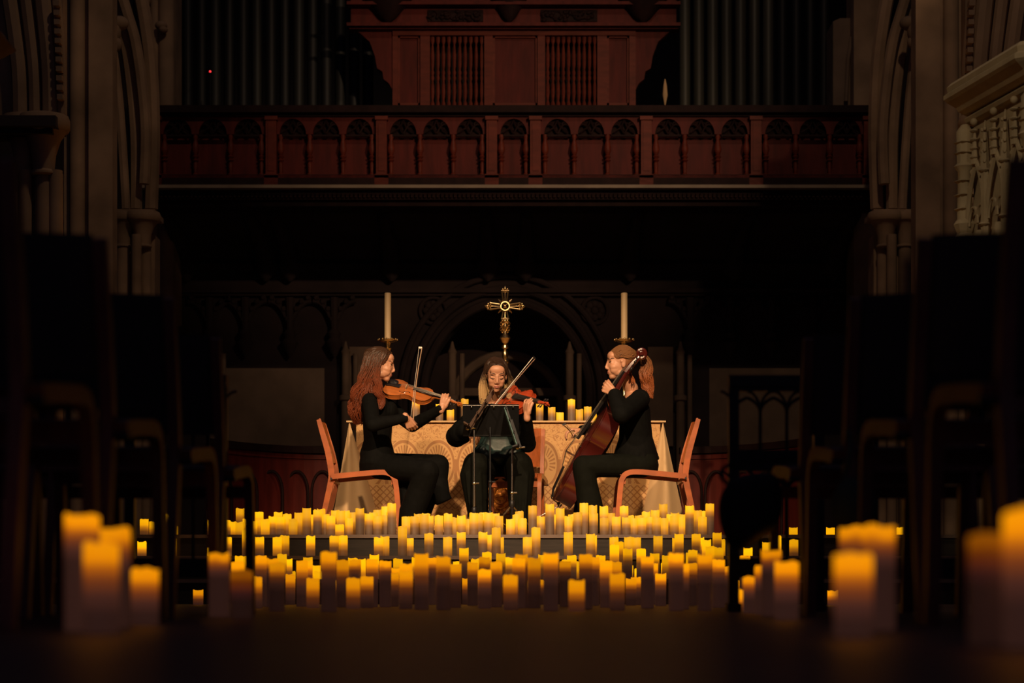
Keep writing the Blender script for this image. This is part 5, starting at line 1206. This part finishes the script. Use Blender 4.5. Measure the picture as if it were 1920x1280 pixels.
t = MB(); t.cap(shL, elL, .062, .062); t.cap(elL, wrL+(elL-wrL).normalized()*.03, .060, .036); t.skin('black_sleeve', M['black_cloth'], root, .007, 5)
t = MB(); t.cap(shR, elR, .064, .075); t.cap(elR, wrR+(elR-wrR).normalized()*.02, .078, .052); t.ball(P(864, 812, 14.04), (.085, .10, .080)); t.ball(P(868, 800, 14.1), (.075, .08, .055)); t.skin('black_sleeve', M['black_cloth'], root, .007, 5)
t = MB(); torso(t, [(P(936, 895, 14.27), .17, .12), (P(936, 878, 14.27), .185, .13), (P(936, 855, 14.27), .16, .11)], (0, -1, 0), (1, 0, 0))
for hp, kn, xs in ((hpR, knR, ((888, 890), (893, 925), (896, 960), (897, 998))), (hpL, knL, ((977, 890), (975, 925), (975, 960), (976, 998)))):
    t.cap(hp, kn, .095, .092); t.ball(kn, .095); t.tube([kn]+[P(x, y, 13.87) for x, y in xs], [.093, .098, .088, .074, .074], 18)
    for k in range(3): t.tube([P(xs[0][0]-14+k*13, 885, 13.785), P(xs[2][0]-10+k*9, 990, 13.80)], [.012, .010], 8)
t.skin('wide_trousers', M['green_black'], root, .008, 4)
shoe(root, P(897, 1000, 13.86), P(897, 1000, 13.70)); shoe(root, P(976, 1000, 13.86), P(978, 1000, 13.70))
h = MB(); hair_cap(h, O, R, F, U, lambda x, y, z: (y < .078 if z > .084 else (y < .040+(z-.05)*.5 if z > .05 else (y < .012+.6*z if z > 0 else y < .005))), rad=(.083, .101, .095))
rnd = random.Random(12)
for i in range(260):
    sg = 1 if i % 2 else -1; y0 = rnd.uniform(-.09, .066); st = q(.012, y0, .128-.75*(y0+.016)**2*6)
    az = sg*rnd.uniform(66, 150); e1 = surf(O, R, F, U, az*.8, rnd.uniform(38, 52), 1.04); e2 = surf(O, R, F, U, az, rnd.uniform(-12, 8), 1.07)
    e3 = P(908+rnd.uniform(-7, 10), 738+rnd.uniform(-6, 8), 14.13+rnd.uniform(-.04, .10)) if sg > 0 else P(958+rnd.uniform(-8, 8), 735+rnd.uniform(-8, 10), 14.2+rnd.uniform(-.03, .06))
    if (e3.x < O.x) != (e2.x < O.x): e3 = e2+V(0, .03, -.08)
    h.tube(spline([st, e1, e2, e3], 14), [.0033]*9+[.0033-.0004*k for k in range(6)], 5)
strands(h, [(P(912, 688, 14.12), .010), (P(907, 706, 14.10), .018), (P(904, 725, 14.08), .024), (P(904, 742, 14.07), .026), (P(907, 760, 14.06), .016)], 160, .0031, .0016, .004, 1.5, 5, 18)
strands(h, [(P(950, 690, 14.16), .010), (P(957, 708, 14.18), .016), (P(962, 724, 14.2), .012)], 70, .0031, .0016, .004, 1.5, 6, 14)
h.build('long_hair', M['hair_ombre'], root, world=True)

# ---- cellist (right, faces the violinist)
root = empty('person', (P(1200, 0, 13.95).x, 13.95, PLAT), 0, 'smiling seated woman with a ginger ponytail in black playing a cello', 'person', 'musicians')
F, U, _ = ortho((-1, -.12, -.03), (-.06, 0, 1)); R = F.cross(U); O = P(1163, 682, 13.93)
nk = P(1183, 728, 13.98); m = MB(); q = head(m, O, R, F, U, 1.0, nk)
shL, shR = P(1200, 748, 13.79), P(1184, 750, 14.14); elL, wrL = P(1165, 776, 13.56), P(1151, 736, 13.70); elR, wrR = P(1128, 803, 14.22), P(1092, 806, 14.06)
hpL, hpR = P(1203, 872, 13.84), P(1203, 872, 14.06); knL, knR = P(1094, 874, 13.74), P(1100, 868, 14.20); anL, anR = P(1104, 984, 13.76), P(1090, 984, 14.2)
sec = [(P(1203, 880, 13.95), .165, .105), (P(1203, 850, 13.95), .155, .105), (P(1198, 825, 13.95), .13, .085), (P(1192, 795, 13.95), .14, .092), (P(1191, 768, 13.96), .155, .095), (P(1189, 748, 13.97), .145, .072), (P(1186, 737, 13.97), .07, .052)]
torso(m, sec, (-1, 0, 0), (0, 1, 0))
for a, b_, c in ((shL, elL, wrL), (shR, elR, wrR)): m.cap(a, b_, .044, .036); m.cap(b_, c, .036, .024)
for a, b_, c in ((hpR, knR, anR), (hpL, knL, anL)): m.cap(a, b_, .075, .055); m.cap(b_, c, .052, .035); m.cap(c, c+V(-.02, 0, -.04), .032, .024)
hand(m, wrL, (-.72, .22, .50), (.38, .92, .0), False, [(55, 70, 50), (60, 70, 50), (60, 70, 50), (60, 70, 50)], (20, 30, 20), 1.0, .3)
hand(m, wrR, (-.95, -.15, .05), (0, .1, -1), True, [(35, 40, 30), (40, 45, 30), (40, 45, 30), (35, 40, 30)], (40, 40, 20))
bdy = m.skin('body', M['skin'], root, .0038, 7, post=sockets(O, R, F, U)); face_bits(q, root, R, F, U, bdy, openeye=True)
t = MB(); torso(t, [(P(1192, 862, 13.95), .175, .155), (P(1192, 845, 13.95), .172, .148), (P(1192, 820, 13.95), .150, .118), (P(1191, 795, 13.95), .155, .112), (P(1190, 768, 13.96), .17, .108), (P(1190, 752, 13.97), .155, .085), (P(1189, 743, 13.97), .10, .068)], (-1, 0, 0), (0, 1, 0))
for k in range(11): a = PI+PI*k/10; t.tube([P(1192, 822, 13.95)+V(.11*math.cos(a), .14*math.sin(a), 0), P(1192, 862, 13.95)+V(.155*math.cos(a), .172*math.sin(a), 0)], [.006, .016], 8)
t.ball(shL, .070); t.cap(shL, elL, .066, .066); t.cap(elL, wrL+(elL-wrL).normalized()*.028, .064, .050); t.ball(wrL+(elL-wrL).normalized()*.02, .034); t.ball(shR, .064); t.cap(shR, elR, .062, .06); t.cap(elR, wrR, .056, .036)
t.skin('black_blouse', M['black_cloth'], root, .007, 4)
t = MB(); t.tube([P(1172, 752, 13.88), P(1184, 742, 13.865), P(1196, 735, 13.90), P(1204, 733, 13.96)], [.006, .008, .009, .008], 8); t.build('white_collar_edge', M['bow_hair'], root, world=True)
t = MB(); torso(t, [(P(1203, 890, 13.95), .16, .11), (P(1203, 872, 13.95), .185, .12), (P(1200, 845, 13.95), .155, .11)], (-1, 0, 0), (0, 1, 0))
t.cap(hpL, knL, .088, .076); t.ball(knL, .078); t.tube([knL, P(1100, 910, 13.75), P(1106, 945, 13.76), P(1110, 1000, 13.76)], [.077, .078, .088, .10], 18)
t.cap(hpR, knR, .085, .074); t.tube([knR, P(1098, 910, 14.2), P(1096, 950, 14.2), P(1092, 1000, 14.2)], [.074, .07, .075, .085], 16)
t.tube([P(1096, 860, 13.70), P(1150, 852, 13.74)], [.012, .008], 8); t.tube([P(1100, 876, 13.672), P(1160, 868, 13.74)], [.01, .008], 8)
t.skin('wide_trousers', M['green_black'], root, .008, 4)
shoe(root, P(1104, 1002, 13.74), P(1070, 1002, 13.74)); shoe(root, P(1092, 1000, 14.2), P(1060, 1000, 14.2))
h = MB(); hair_cap(h, O, R, F, U, lambda x, y, z: (y < .083 if z > .082 else (y < .046+(z-.03)*.66 if z > .03 else y < -.022)), rad=(.078, .099, .091))
rnd = random.Random(13); tie = P(1196, 668, 13.95)
for i in range(300):
    sg = 1 if i % 2 else -1; az0 = sg*rnd.uniform(5, 75); el0 = rnd.uniform(20, 62)
    if abs(az0) > 55: el0 = rnd.uniform(0, 45)
    st = surf(O, R, F, U, az0, el0, 1.0); mid = surf(O, R, F, U, sg*rnd.uniform(85, 115), rnd.uniform(0, 75), 1.04)
    h.tube(spline([st, mid, surf(O, R, F, U, sg*rnd.uniform(140, 165), rnd.uniform(0, 40), 1.06), tie+V(rnd.uniform(-.01, .01), rnd.uniform(-.015, .015), rnd.uniform(-.015, .015))], 14), .0028, 5)
strands(h, [(P(1194, 668, 13.95), .012), (P(1207, 670, 13.93), .028), (P(1212, 690, 13.92), .040), (P(1212, 712, 13.92), .042), (P(1218, 733, 13.92), .026), (P(1222, 748, 13.92), .010)], 260, .0028, .0012, .011, 2.9, 8, 26)
strands(h, [(P(1180, 690, 13.88), .010), (P(1184, 706, 13.87), .014), (P(1190, 722, 13.87), .012)], 14, .003, .0012, .006, 1.6, 9, 14)
h.tube([tie+V(0, .024*math.cos(a), .024*math.sin(a)) for a in [i*PI/6 for i in range(13)]], .013, 8); h.tube([tie+V(.018, .018*math.cos(a), .018*math.sin(a)+.004) for a in [i*PI/5 for i in range(11)]], .012, 8)
h.build('ponytail_hair', M['hair_ginger'], root, world=True)
bpy.context.view_layer.update()
